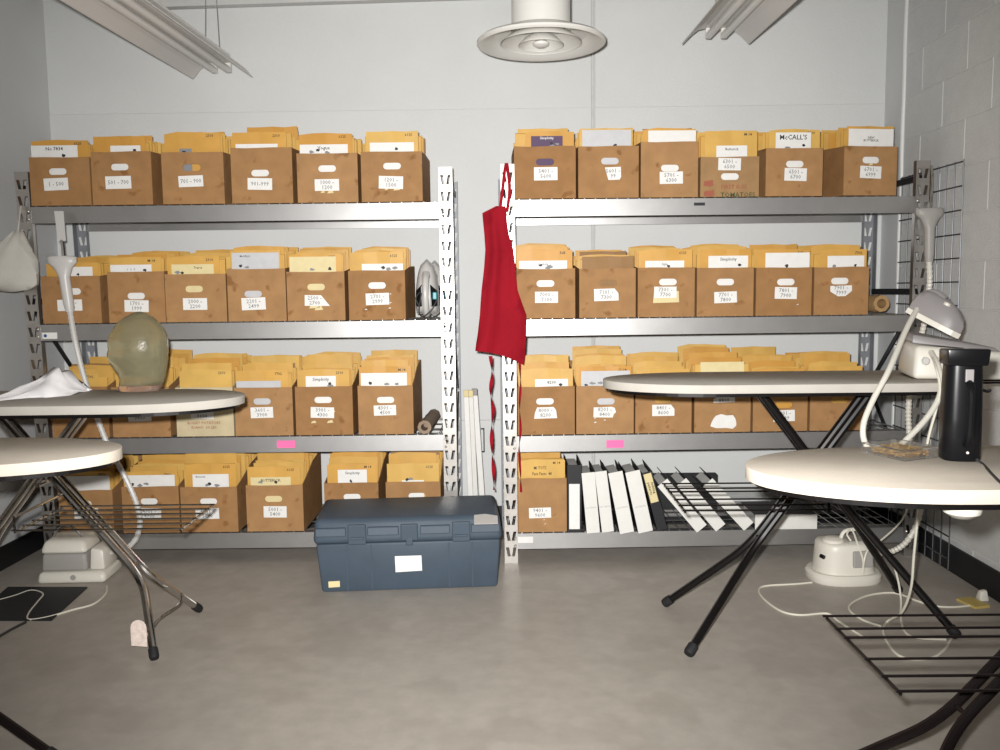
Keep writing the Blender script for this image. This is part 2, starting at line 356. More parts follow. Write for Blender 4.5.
def make_rack(side, lean, label):
    X, Y, A, W = RK[side]
    r = empty('shelving_rack', (X, Y, 0), A, label, 'shelving rack', 'steel shelving racks along the back wall')
    def put(name, mb, m, **k): return mb.build(name, m, r, world=False, **k)
    def shift(mb, x, y, flip=False):
        for v in mb.v:
            if flip: v.y = -v.y
            v.x += x; v.y += y
        return mb
    put('post', shift(post_mesh(lean), 0, 0), M_STEEL)
    put('post', shift(post_mesh(0, True), W, 0), M_STEEL)
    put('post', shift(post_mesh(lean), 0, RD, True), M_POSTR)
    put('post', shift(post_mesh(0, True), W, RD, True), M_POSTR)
    for i, zt in enumerate(ZB):
        l = lean*zt
        for y0, y1 in ((0.004, 0.05), (RD-0.05, RD-0.004)):
            mb = MB(); x0, x1 = PW+l+0.0005, W-PW-0.0005
            pr = [(y0, zt), (y0, zt-0.074), (y0+0.012, zt-0.074), (y0+0.012, zt-0.066), (y0+0.004, zt-0.066), (y0+0.004, zt-0.012), (y1, zt-0.012), (y1, zt)] if y0 < 0.1 else [(y0, zt), (y0, zt-0.012), (y1-0.004, zt-0.012), (y1-0.004, zt-0.066), (y1-0.012, zt-0.066), (y1-0.012, zt-0.074), (y1, zt-0.074), (y1, zt)]
            mb.plate(pr, [], x1-x0, lambda u, v, w_: (x0+w_, u, v))
            bmo = put('beam', mb, M_BEAM)
        d = MB(); n = 37
        for k in range(n):
            x = PW+l+0.02+(W-2*PW-l-0.04)*k/(n-1)
            d.tube([(x, 0.012, zt+0.0027), (x, RD-0.012, zt+0.0027)], 0.0025, 4)
        for y in (0.06, 0.2, 0.36, RD-0.06): d.tube([(PW+l+0.005, y, zt-0.0025), (W-PW-0.005, y, zt-0.0025)], 0.003, 4)
        put('wire_deck', d, M_WIRE)
    for x, le in ((0.012, lean), (W-0.012, 0)):
        for z in (0.26, 1.24, 1.76):
            put('side_brace', MB().box((x+le*z, RD/2, z), (0.006, RD-0.06, 0.028)), M_DARKSTEEL)
        for za, zb_, rev in ((0.28, 0.74, 0), (0.76, 1.22, 1)):
            a, b = (0.035, RD-0.035) if not rev else (RD-0.035, 0.035)
            mb = MB().hexa([(x+le*za-0.003, a-0.018, za), (x+le*za+0.003, a-0.018, za), (x+le*za+0.003, a+0.018, za), (x+le*za-0.003, a+0.018, za)],
                           [(x+le*zb_-0.003, b-0.018, zb_), (x+le*zb_+0.003, b-0.018, zb_), (x+le*zb_+0.003, b+0.018, zb_), (x+le*zb_-0.003, b+0.018, zb_)])
            put('diagonal_brace', mb, M_DARKSTEEL)
    for x, le, sg in ((0, lean, 1), (W, 0, -1)):
        for zt in ZB:
            for dz in (-0.02, -0.055):
                put('bolt', MB().lathe([(0.006, 0), (0.006, -0.003), (0.003, -0.005)], (x+sg*0.05+le*zt, 0.0, zt+dz), 8, 'Y'), M_STEEL, smooth=True)
    return r
rackL = make_rack('left', -0.0189, 'steel shelving rack by the plain left wall, iron upright on its second shelf')
rackR = make_rack('right', 0.0, 'steel shelving rack by the block wall with binders on its bottom shelf')
def on_rack(side, px, py, off=0.0):
    y = rfront(side, 0)
    for _ in range(4): p = at(px, py, y); y = rfront(side, p.x)-off
    return at(px, py, y)
def beam_tag(rk, side, x0, y0, x1, y1, m, name, label, dot=None):
    a = on_rack(side, x0, y1, -0.003); b = on_rack(side, x1, y0, -0.003); c = (a+b)/2
    rz = RK[side][2]; o = MB().box((c.x, c.y, c.z), (b.x-a.x, 0.001, b.z-a.z), Matrix.Rotation(rz, 3, 'Z')).build(name, m, rk)
    o['label'] = label
    if dot:
        inv = XF[rk].inverted(); q = inv @ Vector((a.x+0.014, c.y-0.0008, c.z))
        MB().lathe([(0.008, 0), (0.008, 0.0008)], q, 12, 'Y').build('printed_dot', M_INKB, o, world=False)
beam_tag(rackL, 'left', 42.5, 332.5, 57, 339, M_PAPER, 'maker_sticker', 'white sticker with a blue dot', True)
beam_tag(rackR, 'right', 517, 536.5, 533, 543, M_PAPER, 'maker_sticker', 'white sticker with a blue dot', True)
beam_tag(rackR, 'right', 694, 202.5, 705, 205.6, M_INK, 'maker_plate', 'small black plate')
for side, rect, lab in (('left', (277, 440.5, 295, 448), 'pink sticky note on third beam of the left rack'), ('right', (606.5, 440, 624, 448), 'pink sticky note on third beam of the right rack')):
    a = on_rack(side, rect[0], rect[3], -0.002); b = on_rack(side, rect[2], rect[1], -0.002); c = (a+b)/2
    solo('sticky_note', MB().box(c, (b.x-a.x, 0.001, b.z-a.z), Matrix.Rotation(RK[side][2], 3, 'Z')), M_PINK, lab, 'note', 'pink sticky notes', base=(c.x, c.y, a.z))

# ================================================================ BOXES OF ENVELOPES
ORD = ['first', 'second', 'third', 'fourth', 'fifth', 'sixth']
SHELF = ['top shelf', 'second shelf', 'third shelf', 'bottom shelf']
BW_T = 0.004
ENV = []
for vi in range(4):          # shared envelope meshes: 1 m tall units are avoided, real sizes are used
    mb = MB(); wv, tv, hv = 0.246, 0.006, 0.30; cols = 5; rnd = random.Random(vi)
    tops = [hv-0.004*abs(c-2)*rnd.random()-0.003*rnd.random() for c in range(cols)]
    bow = [0.004*math.sin(math.pi*c/4)*rnd.uniform(-1, 1) for c in range(cols)]
    vs = []
    for c in range(cols):
        x = -wv/2+wv*c/(cols-1); e = 0.3 if c in (0, cols-1) else 1
        vs += [(x, -tv/2*e, 0), (x, tv/2*e, 0), (x, tv/2*e*0.35+bow[c], tops[c]), (x, -tv/2*e*0.35+bow[c], tops[c])]
    fs = []
    for c in range(cols-1):
        a, b = c*4, c*4+4
        for k in range(4): fs.append((a+k, a+(k+1) % 4, b+(k+1) % 4, b+k))
    fs += [(0, 1, 2, 3), tuple(16+i for i in (3, 2, 1, 0))]
    mb.add(vs, fs); me = mb.mesh('envelope_%d' % vi); me.materials.append(M_MANILA); ENV.append(me)
ENVD = ENV[1].copy(); ENVD.materials.clear(); ENVD.materials.append(M_MANILAD)
FILL = MB()
E_COUNT = 0
def make_box(side, row, idx, xl, xr, ytop, label_rect, hole, txt, front, npack, **o):
    """pixel data: front panel edges xl..xr, top edge ytop, label rect, hole centre; front = (envelope top y, x0, x1, patch)"""
    global E_COUNT
    rx, ry, ra, W = RK[side]; zt = ZB[row]+0.0055
    setback = o.get('setback', 0.006)
    xm = (xl+xr)/2; y = rfront(side, 0)
    for _ in range(4): p = at(xm, ytop, y); y = rfront(side, p.x)+setback
    A = at(xl, ytop+25, y); B = at(xr, ytop+25, y); T = at(xm, ytop, y)
    w_ = B.x-A.x-0.002; h = T.z-zt; d = o.get('depth', 0.44); cx = (A.x+B.x)/2; rise = o.get('rise', (0.02, 0.03, 0.085, 0.085)[row])
    yaw = o.get('yaw', ra+random.uniform(-0.008, 0.008))
    where = '%s box, %s, %s rack' % (ORD[idx], SHELF[row], side)
    m = o.get('m', M_CARD); look = o.get('look', 'brown cardboard')
    nm = '%s file box labelled %s: %s' % (look, txt.replace('\n', ' ').replace(' ', ''), where)
    b = empty('file_box', (cx, y, zt), yaw, nm, 'box', 'cardboard boxes of envelopes on the racks')
    t = BW_T
    hx = at(hole[0], hole[1], y).x-cx if hole else 0; hz = at(hole[0], hole[1], y).z-zt if hole else 0
    hw = o.get('hole_w', 0.082)
    ol = [(-w_/2, 0), (w_/2, 0), (w_/2, h), (w_*0.2, h+random.uniform(-0.003, 0.002)), (-w_*0.25, h+random.uniform(-0.003, 0.002)), (-w_/2, h)]
    if o.get('lowtop'): ol[2] = (w_/2, h+0.004)
    MB().plate(ol, [slot(hx, hz, hw, 0.030)] if hole else [], t, lambda u, v, q: (u, q, v)).build('front_panel', m, b, world=False)
    MB().plate([(-w_/2, 0), (w_/2, 0), (w_/2, h+rise), (-w_/2, h+rise)], [slot(0, h*0.7, 0.08, 0.03)], t, lambda u, v, q: (u, d-t+q, v)).build('back_panel', m, b, world=False)
    pts = [(t, 0), (d-t, 0), (d-t, h+rise), (d*0.55, h+rise*0.75), (d*0.2, h+rise*0.2), (t, h-0.001)]
    for sg in (-1, 1):
        MB().plate(pts, [], t, lambda u, v, q: (sg*(w_/2-q), u, v)).build('side_panel', m, b, world=False)
    MB().box((0, d/2, t/2), (w_-2*t, d-2*t, t)).build('bottom_panel', m, b, world=False)
    # paper label
    if label_rect:
        l0 = at(label_rect[0], label_rect[3], y); l1 = at(label_rect[2], label_rect[1], y)
        lx, lz = (l0.x+l1.x)/2-cx, (l0.z+l1.z)/2-zt; lw, lh = l1.x-l0.x, l1.z-l0.z
        cut = o.get('cut')
        q = [(-lw/2, -lh/2), (lw/2, -lh/2), (lw/2, lh/2), (-lw/2, lh/2)]
        if cut == 'hex': q = [(-lw*0.15, -lh/2-0.006), (lw*0.2, -lh/2-0.006), (lw/2, -lh*0.1), (lw/2, lh/2), (-lw/2, lh/2), (-lw/2, -lh*0.1)]
        if cut == 'para': q = [(-lw/2, -lh/2), (lw/2+0.008, -lh/2), (lw*0.2, lh/2), (-lw/2, lh/2)]
        if cut == 'trap': q = [(-lw/2, -lh/2), (lw/2, -lh/2), (lw*0.46, lh*0.2), (lw*0.36, lh/2), (-lw*0.36, lh/2), (-lw*0.46, 0)]
        if cut == 'tr': q = [(-lw/2, -lh/2), (lw/2, -lh/2), (lw*0.5, lh*0.1), (lw*0.34, lh/2), (-lw/2, lh/2)]
        if cut == 'tl': q = [(-lw/2, -lh/2), (lw/2, -lh/2), (lw/2, lh/2), (-lw*0.1, lh/2), (-lw/2, -lh*0.15)]
        if cut == 'torn': q = [(-lw/2, -lh/2), (lw*0.36, -lh/2), (lw*0.4, -lh*0.2), (lw/2, 0), (lw*0.44, lh*0.4), (lw*0.3, lh/2), (-lw/2, lh*0.42)]
        if cut == 'left': q = [(-lw*0.3, -lh/2), (lw*0.4, -lh/2), (lw/2, -lh*0.3), (lw/2, lh/2), (-lw/2, lh/2)]
        RT = Matrix.Rotation(random.uniform(-0.035, 0.035), 3, 'Y'); C = Vector((lx, -0.0012, lz))
        if o.get('under'):    # older yellow label showing below
            MB().plate([(-lw*0.55, -lh*0.95), (lw*0.62, -lh*0.9), (lw*0.6, lh*0.1), (-lw*0.5, lh*0.1)], [], 0.0006, lambda u, v, q_: C+Vector((u, -0.0002+q_, v))).build('old_label', M_PAPERY, b, world=False)
        if o.get('residue'):
            for u, v, s_ in o['residue']:
                MB().plate([(u, v), (u+s_, v+0.002), (u+s_*0.8, v+s_*0.5), (u+s_*0.2, v+s_*0.35)], [], 0.0006, lambda a_, c_, q_: C+Vector((a_, -0.0002+q_, c_))).build('tape_residue', M_PAPERY if s_ > 0.012 else M_PAPER, b, world=False)
        lab = MB().plate(q, [], 0.0007, lambda u, v, q_: C+RT @ Vector((u, -0.0008+q_, v))).build('label', M_PAPER, b, world=False)
        one = '\n' not in txt
        dx = -0.008 if cut == 'para' else 0
        lettering(txt, 0.026 if one else 0.025, M_INKF, lab, Matrix.Translation(C+Vector((dx, -0.0011, 0))) @ RT.to_4x4(), sx=0.95 if one else 1)
    # printing on the carton
    for body, size, mm, px, py in o.get('print', ()):
        P_ = at(px, py, y); lettering(body, size, mm, b, Matrix.Translation((P_.x-cx, -0.0007, P_.z-zt)), name='printing')
    for (px0, py0, px1, py1, mm) in o.get('blot', ()):
        P0 = at(px0, py1, y); P1 = at(px1, py0, y); rr = random.Random(px0); n = 14; cxx, czz = (P0.x+P1.x)/2-cx, (P0.z+P1.z)/2-zt; a_, b_ = (P1.x-P0.x)/2, (P1.z-P0.z)/2
        ol2 = []
        for k in range(n):
            an = 2*math.pi*k/n; q_ = rr.uniform(0.75, 1.08); c_, s_ = math.cos(an), math.sin(an); f = 1/max(abs(c_), abs(s_))
            ol2.append((cxx+a_*c_*min(f, 1.25)*q_, czz+b_*s_*min(f, 1.25)*q_))
        MB().plate(ol2, [], 0.0006, lambda u, v, q_: (u, -0.0008+q_, v)).build('torn_label' if mm is M_PAPER else 'printing', mm, b, world=False)
    # ---- envelopes
    if front is None: return b
    ey, e0, e1, patch = front
    yy = y+0.016
    def envelope(k, xc, ztop, yd, wid, tilt, yaw_, mesh, label, grp):
        e = bpy.data.objects.new('manila_envelope', mesh); COL.objects.link(e)
        H = ztop-(zt+t+0.001)
        c_, s_ = math.cos(yaw), math.sin(yaw)
        e.location = (cx+(xc-cx)*c_-(yd-y)*s_, y+(yd-y)*c_+(xc-cx)*s_, zt+t+0.001)
        e.scale = (wid/0.246, 1.0, H/0.30); e.rotation_euler = (tilt, 0, yaw+yaw_)
        tag(e, label, 'envelope', grp); return e
    P0 = at(e0, ey, yy); P1 = at(e1, ey, yy); fx = (P0.x+P1.x)/2; fw = min(P1.x-P0.x, w_-0.012)
    fx = min(max(fx, cx-w_/2+fw/2+0.006), cx+w_/2-fw/2-0.006)
    fe = envelope(0, fx, P0.z, yy, fw, 0.0, 0.0, ENV[E_COUNT % 4] if not o.get('dark') else ENVD, 'front %s envelope in the %s' % (o.get('elook', 'manila'), where), 'front envelopes of the file boxes'); E_COUNT += 1
    H = P0.z-(zt+t+0.001); sxx, szz = fw/0.246, H/0.30
    if patch:
        a0, b0, a1, mm, body, ts = patch
        q0 = at(a0, b0, yy); q1 = at(a1, b0, yy)
        u0 = max(q0.x-fx, -fw/2+0.003)/sxx; u1 = min(q1.x-fx, fw/2-0.003)/sxx; v1 = (q0.z-zt-t-0.001)/szz; v0 = max(0.03, v1-0.25)
        pc = MB().box(((u0+u1)/2, -0.0072, (v0+v1)/2), (u1-u0, 0.0012, v1-v0)).build('pattern_cover', mm, fe, world=False)
        rr = random.Random(int(a0))
        if body:
            lettering(body, ts, M_INK if mm is not M_PURPLE else M_PAPER, pc, Matrix.Translation(((u0+u1)/2+o.get('tdx', 0), -0.0083, v1-o.get('tdz', 0.016)/szz)) @ Matrix.Diagonal((1/sxx, 1, 1/szz, 1)))
        if o.get('pict', True):   # drawing on the pattern cover: small dark shapes just above the box edge
            for k in range(rr.randint(1, 3)):
                uu = rr.uniform(u0+0.02, u1-0.02); vv = (h-t-0.001)/szz+rr.uniform(0.002, 0.014)
                MB().plate([(uu+rr.uniform(0.5, 1.1)*0.010*math.cos(an*math.pi/5)*(1.5 if k else 1), vv+rr.uniform(0.4, 1.0)*0.009*math.sin(an*math.pi/5)) for an in range(10)], [], 0.0006, lambda u, v, q: (u, -0.0086+q, v)).build('picture', M_INKF if k else M_INK, pc, world=False)
    if o.get('scribble', True):
        lettering(random.Random(xl).choice(['2310', 'M 14', '7702', '36B', '6125', '12-14']), 0.017, M_INK, fe, Matrix.Translation((0.078, -0.0046, 0.30-0.020/szz)) @ Matrix.Diagonal((1/sxx, 1, 1/szz, 1)), name='handwriting')
    span = d-0.06
    for k in range(npack):
        f = (k+0.7)/npack; yd = y+0.03+span*f
        wid = random.uniform(min(0.225, w_-0.035), min(0.262, w_-0.022)); xo = random.uniform(-1, 1)*(w_/2-wid/2-0.008)
        up = o.get('up', (0.024, 0.03, 0.05, 0.045)[row])
        zt2 = max(P0.z, T.z+0.03)+random.uniform(-0.012, up)+up*0.6*f
        msh = ENV[random.randrange(4)] if random.random() > 0.05 else ENVD
        envelope(k+1, cx+xo, zt2, yd, wid, random.uniform(-0.008, 0.008), random.uniform(-0.012, 0.012), msh, 'manila envelope packed behind the front one in %s' % where, 'packed envelopes in %s' % where)
    for k in range(13):     # the many further envelopes between them, joined below
        f = (k+0.3)/13; yd = 0.03+span*f
        if min(abs(yd-(0.03+span*(i+0.7)/npack)) for i in range(npack)) < 0.012: continue
        ww = random.uniform(0.22, w_-0.025); hh = P0.z-zt-random.uniform(0.008, 0.03)+0.02*f
        xo = random.uniform(-1, 1)*(w_/2-ww/2-0.006)
        R_ = Matrix.Translation((cx, y, zt)) @ Matrix.Rotation(yaw, 4, 'Z')
        vs = [R_ @ Vector((xo+a*ww/2, yd+c*0.0025, t+0.002 if z_ == 0 else hh+a*random.uniform(-0.004, 0.004))) for z_ in (0, 1) for (a, c) in ((-1, -1), (1, -1), (1, 1), (-1, 1))]
        FILL.hexa(vs[:4], vs[4:])
    return b
W_ = M_PAPER; G_ = M_PAPERG
NP = (5, 6, 7, 7)
def B(side, row, idx, xl, xr, yt, lr, hole, txt, front, **o): make_box(side, row, idx, xl, xr, yt, lr, hole, txt, front, o.pop('n', NP[row]), **o)
# left rack, top shelf
B('left', 0, 0, 30, 90.5, 157, (44.5, 178, 68, 190.5), (57.5, 171.5), '1 - 500', (140, 26, 84, (28, 146, 78, W_, 'No 7834', 0.022)))
B('left', 0, 1, 91.5, 152, 151.5, (106, 176, 131, 189), (119.5, 167), '501 - 700', (136, 93, 145, (111, 146, 141, W_, None, 0)), scribble=False)
B('left', 0, 2, 162, 224, 152, (179, 175.5, 203, 187), (191.5, 167.5), '701 - 900', (132, 164, 220, (180, 149, 192, M_INKF, None, 0)))
B('left', 0, 3, 231, 292.5, 147.5, (248, 178, 272, 190), (260, 173), '901-999', (132, 230, 284, (236, 144.5, 278, W_, None, 0)), up=0.05, pict=False)
B('left', 0, 4, 297, 358, 153, (315, 179, 339, 191), (327, 168.5), '1000 -\n1200', (133, 299, 352, (300, 145, 348, W_, 'Vogue', 0.022)), residue=[(-0.03, -0.036, 0.02), (0.0, -0.038, 0.03)], elook='plastic wrapped manila')
B('left', 0, 5, 361, 422.5, 151.5, (379, 176, 403, 189), (392, 166), '1201 -\n1500', (131, 366, 418, (370, 143, 414, W_, None, 0)), residue=[(-0.03, -0.035, 0.016), (0.01, -0.036, 0.03)])
# second shelf
B('left', 1, 0, 42, 101, 276, (58, 299.5, 82, 311), (72, 291.5), '1501 -\n1700', (262, 46, 98, (70, 267, 93, W_, None, 0)), scribble=False)
B('left', 1, 1, 108, 165, 271.5, (125, 300, 148.5, 312), (136, 296), '1701 -\n1999', (257, 107, 159, (111, 265, 152, W_, '1   3   5', 0.012)), tdz=0.022)
B('left', 1, 2, 165.5, 226.5, 274, (183.5, 298, 207, 310), (194, 289), '2000 -\n2200', (256, 167, 219, (172, 264.5, 214, M_PAPERY, 'Trapez', 0.014)), tdx=0.025)
B('left', 1, 3, 227.5, 286, 268.5, (242, 297.5, 265.5, 310), (253, 294), '2201 -\n2499', (250, 230, 280, (232, 253, 279, G_, 'McCALLS', 0.012)), tdx=-0.05)
B('left', 1, 4, 287, 345, 271.5, (305, 295, 328, 306), (316, 287), '2500 -\n2700', (253, 289, 341, (288, 257, 336, M_PAPERY, None, 0)), cut='para', residue=[(-0.035, -0.036, 0.05), (-0.01, -0.045, 0.04)])
B('left', 1, 5, 348.5, 405.5, 270.5, (366, 293, 389, 305), (377, 285.5), '2701 -\n2999', (252, 348, 403, (362, 264, 405, W_, None, 0)), residue=[(-0.06, -0.05, 0.012), (0.05, -0.045, 0.012), (0.055, -0.02, 0.01), (0.055, 0.02, 0.01)])
# third shelf
B('left', 2, 0, 51.5, 108.5, 387, None, (80, 400), 'nothing seen', (373, 52, 98, None), n=6)
B('left', 2, 1, 112, 170, 387, (128.5, 409, 151, 421.5), (140, 402), '3201 -\n3400', (369, 122, 168, None), n=6)
B('left', 2, 2, 176, 233.5, 387.5, (191, 408, 213.5, 419), (203, 400), '3401 -\n3600', (369, 184, 236, None), m=M_CARDC, look='cream printed cardboard', print=[('RUSSET POTATOES', 0.018, M_INKR, 204, 423), ('IDAHO  50 LBS', 0.018, M_INKR, 204, 427.5)])
B('left', 2, 3, 235, 293, 387.5, (251, 407, 273, 418), (262, 401.5), '3601 -\n3900', (370, 233, 285, (236, 381, 281, G_, None, 0)), pict=False)
B('left', 2, 4, 295.5, 353, 386.5, (311, 407, 334, 418), (323, 400), '3901 -\n4300', (369, 297, 349, (306, 376, 336, W_, 'Simplicity', 0.020)), residue=[(-0.055, -0.05, 0.025), (0.02, -0.05, 0.03), (0.04, 0.0, 0.02)])
B('left', 2, 5, 358, 413.5, 385.5, (374, 405, 396, 415.5), (385.5, 400), '4301 -\n4500', (366, 358, 412, (361, 373, 407, W_, None, 0)))
# bottom shelf
B('left', 3, 0, 59.5, 113.5, 490.5, (75, 508, 98, 520), (83, 504), '4501 -\n4700', (471, 52, 113, (54, 476, 110, W_, None, 0)), pict=False)
B('left', 3, 1, 122.5, 179.5, 486.5, (138, 508, 161, 519), (149, 501.5), '4701 -\n4900', (471, 122, 177, (126, 475, 175, W_, None, 0)))
B('left', 3, 2, 181, 238, 487, (196, 508, 219, 519), (208.5, 501.5), '4901 -\n5000', (463, 186, 236, (193, 474, 229, W_, 'Butterick', 0.012)), tdx=-0.05, tdz=0.012)
B('left', 3, 3, 246.5, 303.5, 485, (264, 506, 286.5, 517.5), (273.5, 499), '5001 -\n5400', (466, 246, 299, (251, 477, 291, M_PAPERY, 'BUTTERICK', 0.018)))
B('left', 3, 4, 324.5, 379, 483, None, (352, 497), '', (463, 327, 377, (338, 469.5, 367, W_, 'Simplicity', 0.018)), setback=0.03, depth=0.41)
B('left', 3, 5, 386, 441, 482, None, (417, 496), '', (463, 386, 441, (402, 480, 424, W_, None, 0)), setback=0.03, depth=0.41, elook='bulging orange')
# right rack, top shelf
B('right', 0, 0, 514, 576, 146, (534, 167, 557.5, 180.5), (545, 162), '5401 -\n5600', (131, 527, 576, (531, 136.5, 562.5, M_PURPLE, 'Simplicity', 0.016)), tdz=0.009, scribble=False)
B('right', 0, 1, 578, 639, 146, (605, 167, 621, 180), (610, 161), '5601 -\n99', (128, 580, 633, (582, 130.5, 631, G_, None, 0)), cut='left', hole_w=0.08)
B('right', 0, 2, 640.5, 698.5, 141.5, (659.5, 171.5, 683, 184), (670, 168), '5701 -\n6300', (128, 645, 699, (648, 131, 698, W_, None, 0)), pict=False)
B('right', 0, 3, 700, 759.5, 156.5, (718, 158, 741, 170.5), (730, 176.5), '6301 -\n6500', (130.5, 705, 758, (716, 146, 747, W_, 'Butterick', 0.016)), m=M_CARDO, look='tomato printed cardboard', pict=False,
  print=[('TOMATOES', 0.030, M_INKG, 738, 195), ('FIRST K-SS', 0.026, M_INKR, 734, 187)], blot=[(703, 180, 714, 187, M_INKR), (703, 190, 715, 197, M_INKR)])
B('right', 0, 4, 765, 823.5, 148, (784, 168, 807, 181), (795, 164), '6501 -\n6700', (129, 769, 821, (775, 133, 811, W_, "McCALL'S", 0.030)), tdz=0.022, yaw=0.06)
B('right', 0, 5, 842, 899, 146, (859, 166, 882, 178.5), (871, 160), '6701 -\n6999', (126, 846, 896, (847, 129.5, 895, W_, 'NEW\nBUTTERICK', 0.014)), tdz=0.045, yaw=0.14, pict=False, residue=[(-0.01, 0.03, 0.02)])
# second shelf
B('right', 1, 0, 516.5, 575.5, 268.5, (535, 291.5, 558, 303), (545.5, 283.5), '7000 -\n7100', (249, 517, 572, (519, 261, 567, W_, 'Simplicity', 0.012)))
B('right', 1, 1, 579, 636, 268.5, (594, 288.5, 618.5, 301), (608, 283), '7101 -\n7300', (256, 582, 634, None), cut='tr', dark=True, elook='folded brown paper', scribble=False)
B('right', 1, 2, 637.5, 695, 267.5, (654, 286.5, 676.5, 298), (668, 282), '7301 -\n7700', (249, 637, 691, (645, 261, 684, W_, 'Style', 0.014)), under=True)
B('right', 1, 3, 696.5, 754, 267.5, (714, 291.5, 737, 303), (725.5, 282), '7701 -\n7800', (249, 702, 754, (708, 256, 748, W_, 'Simplicity', 0.020)), scribble=False)
B('right', 1, 4, 755.5, 812, 267.5, (774.5, 287, 797, 299), (786, 282), '7801 -\n7900', (249, 761, 814, (765, 253, 812, W_, None, 0)), residue=[(0.05, -0.055, 0.01)])
B('right', 1, 5, 813.5, 869, 267, (830, 285.5, 852, 295), (840, 281), '7901 -\n7999', (249, 821, 868, (827, 256, 864, W_, None, 0)), cut='hex')
# third shelf
B('right', 2, 0, 517.5, 575, 386.5, (534, 407, 557, 418.5), (545, 401.5), '8000 -\n8200', (368, 521, 573, (535, 379, 568, W_, '8200', 0.020)), cut='trap', scribble=False)
B('right', 2, 1, 576, 634, 386, (593.5, 406.5, 616, 417.5), (606, 401.5), '8201 -\n8400', (366, 579, 632, (581, 371, 630, G_, None, 0)), cut='torn', residue=[(-0.05, -0.05, 0.012), (-0.005, -0.04, 0.01), (-0.05, -0.03, 0.01)])
B('right', 2, 2, 635, 692, 386, (652, 404.5, 674.5, 416), (663, 399.5), '8401 -\n8600', (368, 636, 690, None), cut='tr', scribble=False)
B('right', 2, 3, 694, 751, 386, (713, 393, 735, 402.5), None, '8601 -\n8800', (364, 694, 750, (700, 362, 744, M_PAPERY, None, 0)), cut='tl', blot=[(711, 414, 737, 430, M_PAPER)], scribble=False, pict=False)
B('right', 2, 4, 752.5, 808, 386, (773, 410, 795, 421.5), (784, 405), '8801 -\n8999', (368, 753, 807, None), scribble=False)
B('right', 2, 5, 809.5, 865, 386, None, (840, 400), '', (366, 808, 860, None), scribble=False)
# bottom shelf
B('right', 3, 0, 517.8, 567, 478.5, (529, 507.5, 551, 518), None, '9401 -\n9600', (459, 517, 568, None), elook='handwritten orange', residue=[(0.015, -0.035, 0.008), (0.02, -0.055, 0.008)], rise=0.07, n=5)
fo = link('packed_envelopes', FILL.mesh('packed_envelopes'), M_MANILA)
tag(fo, 'many thin manila envelopes filling the gaps between those in the boxes', 'envelopes', kind='stuff')
for ob in COL.objects:      # boxes with no readable paper label
    l = ob.get('label')
    if l and ('labelled nothingseen' in l or 'labelled :' in l): ob['label'] = l.replace(' labelled nothingseen:', ' without visible paper label:').replace(' labelled :', ' without visible paper label:')
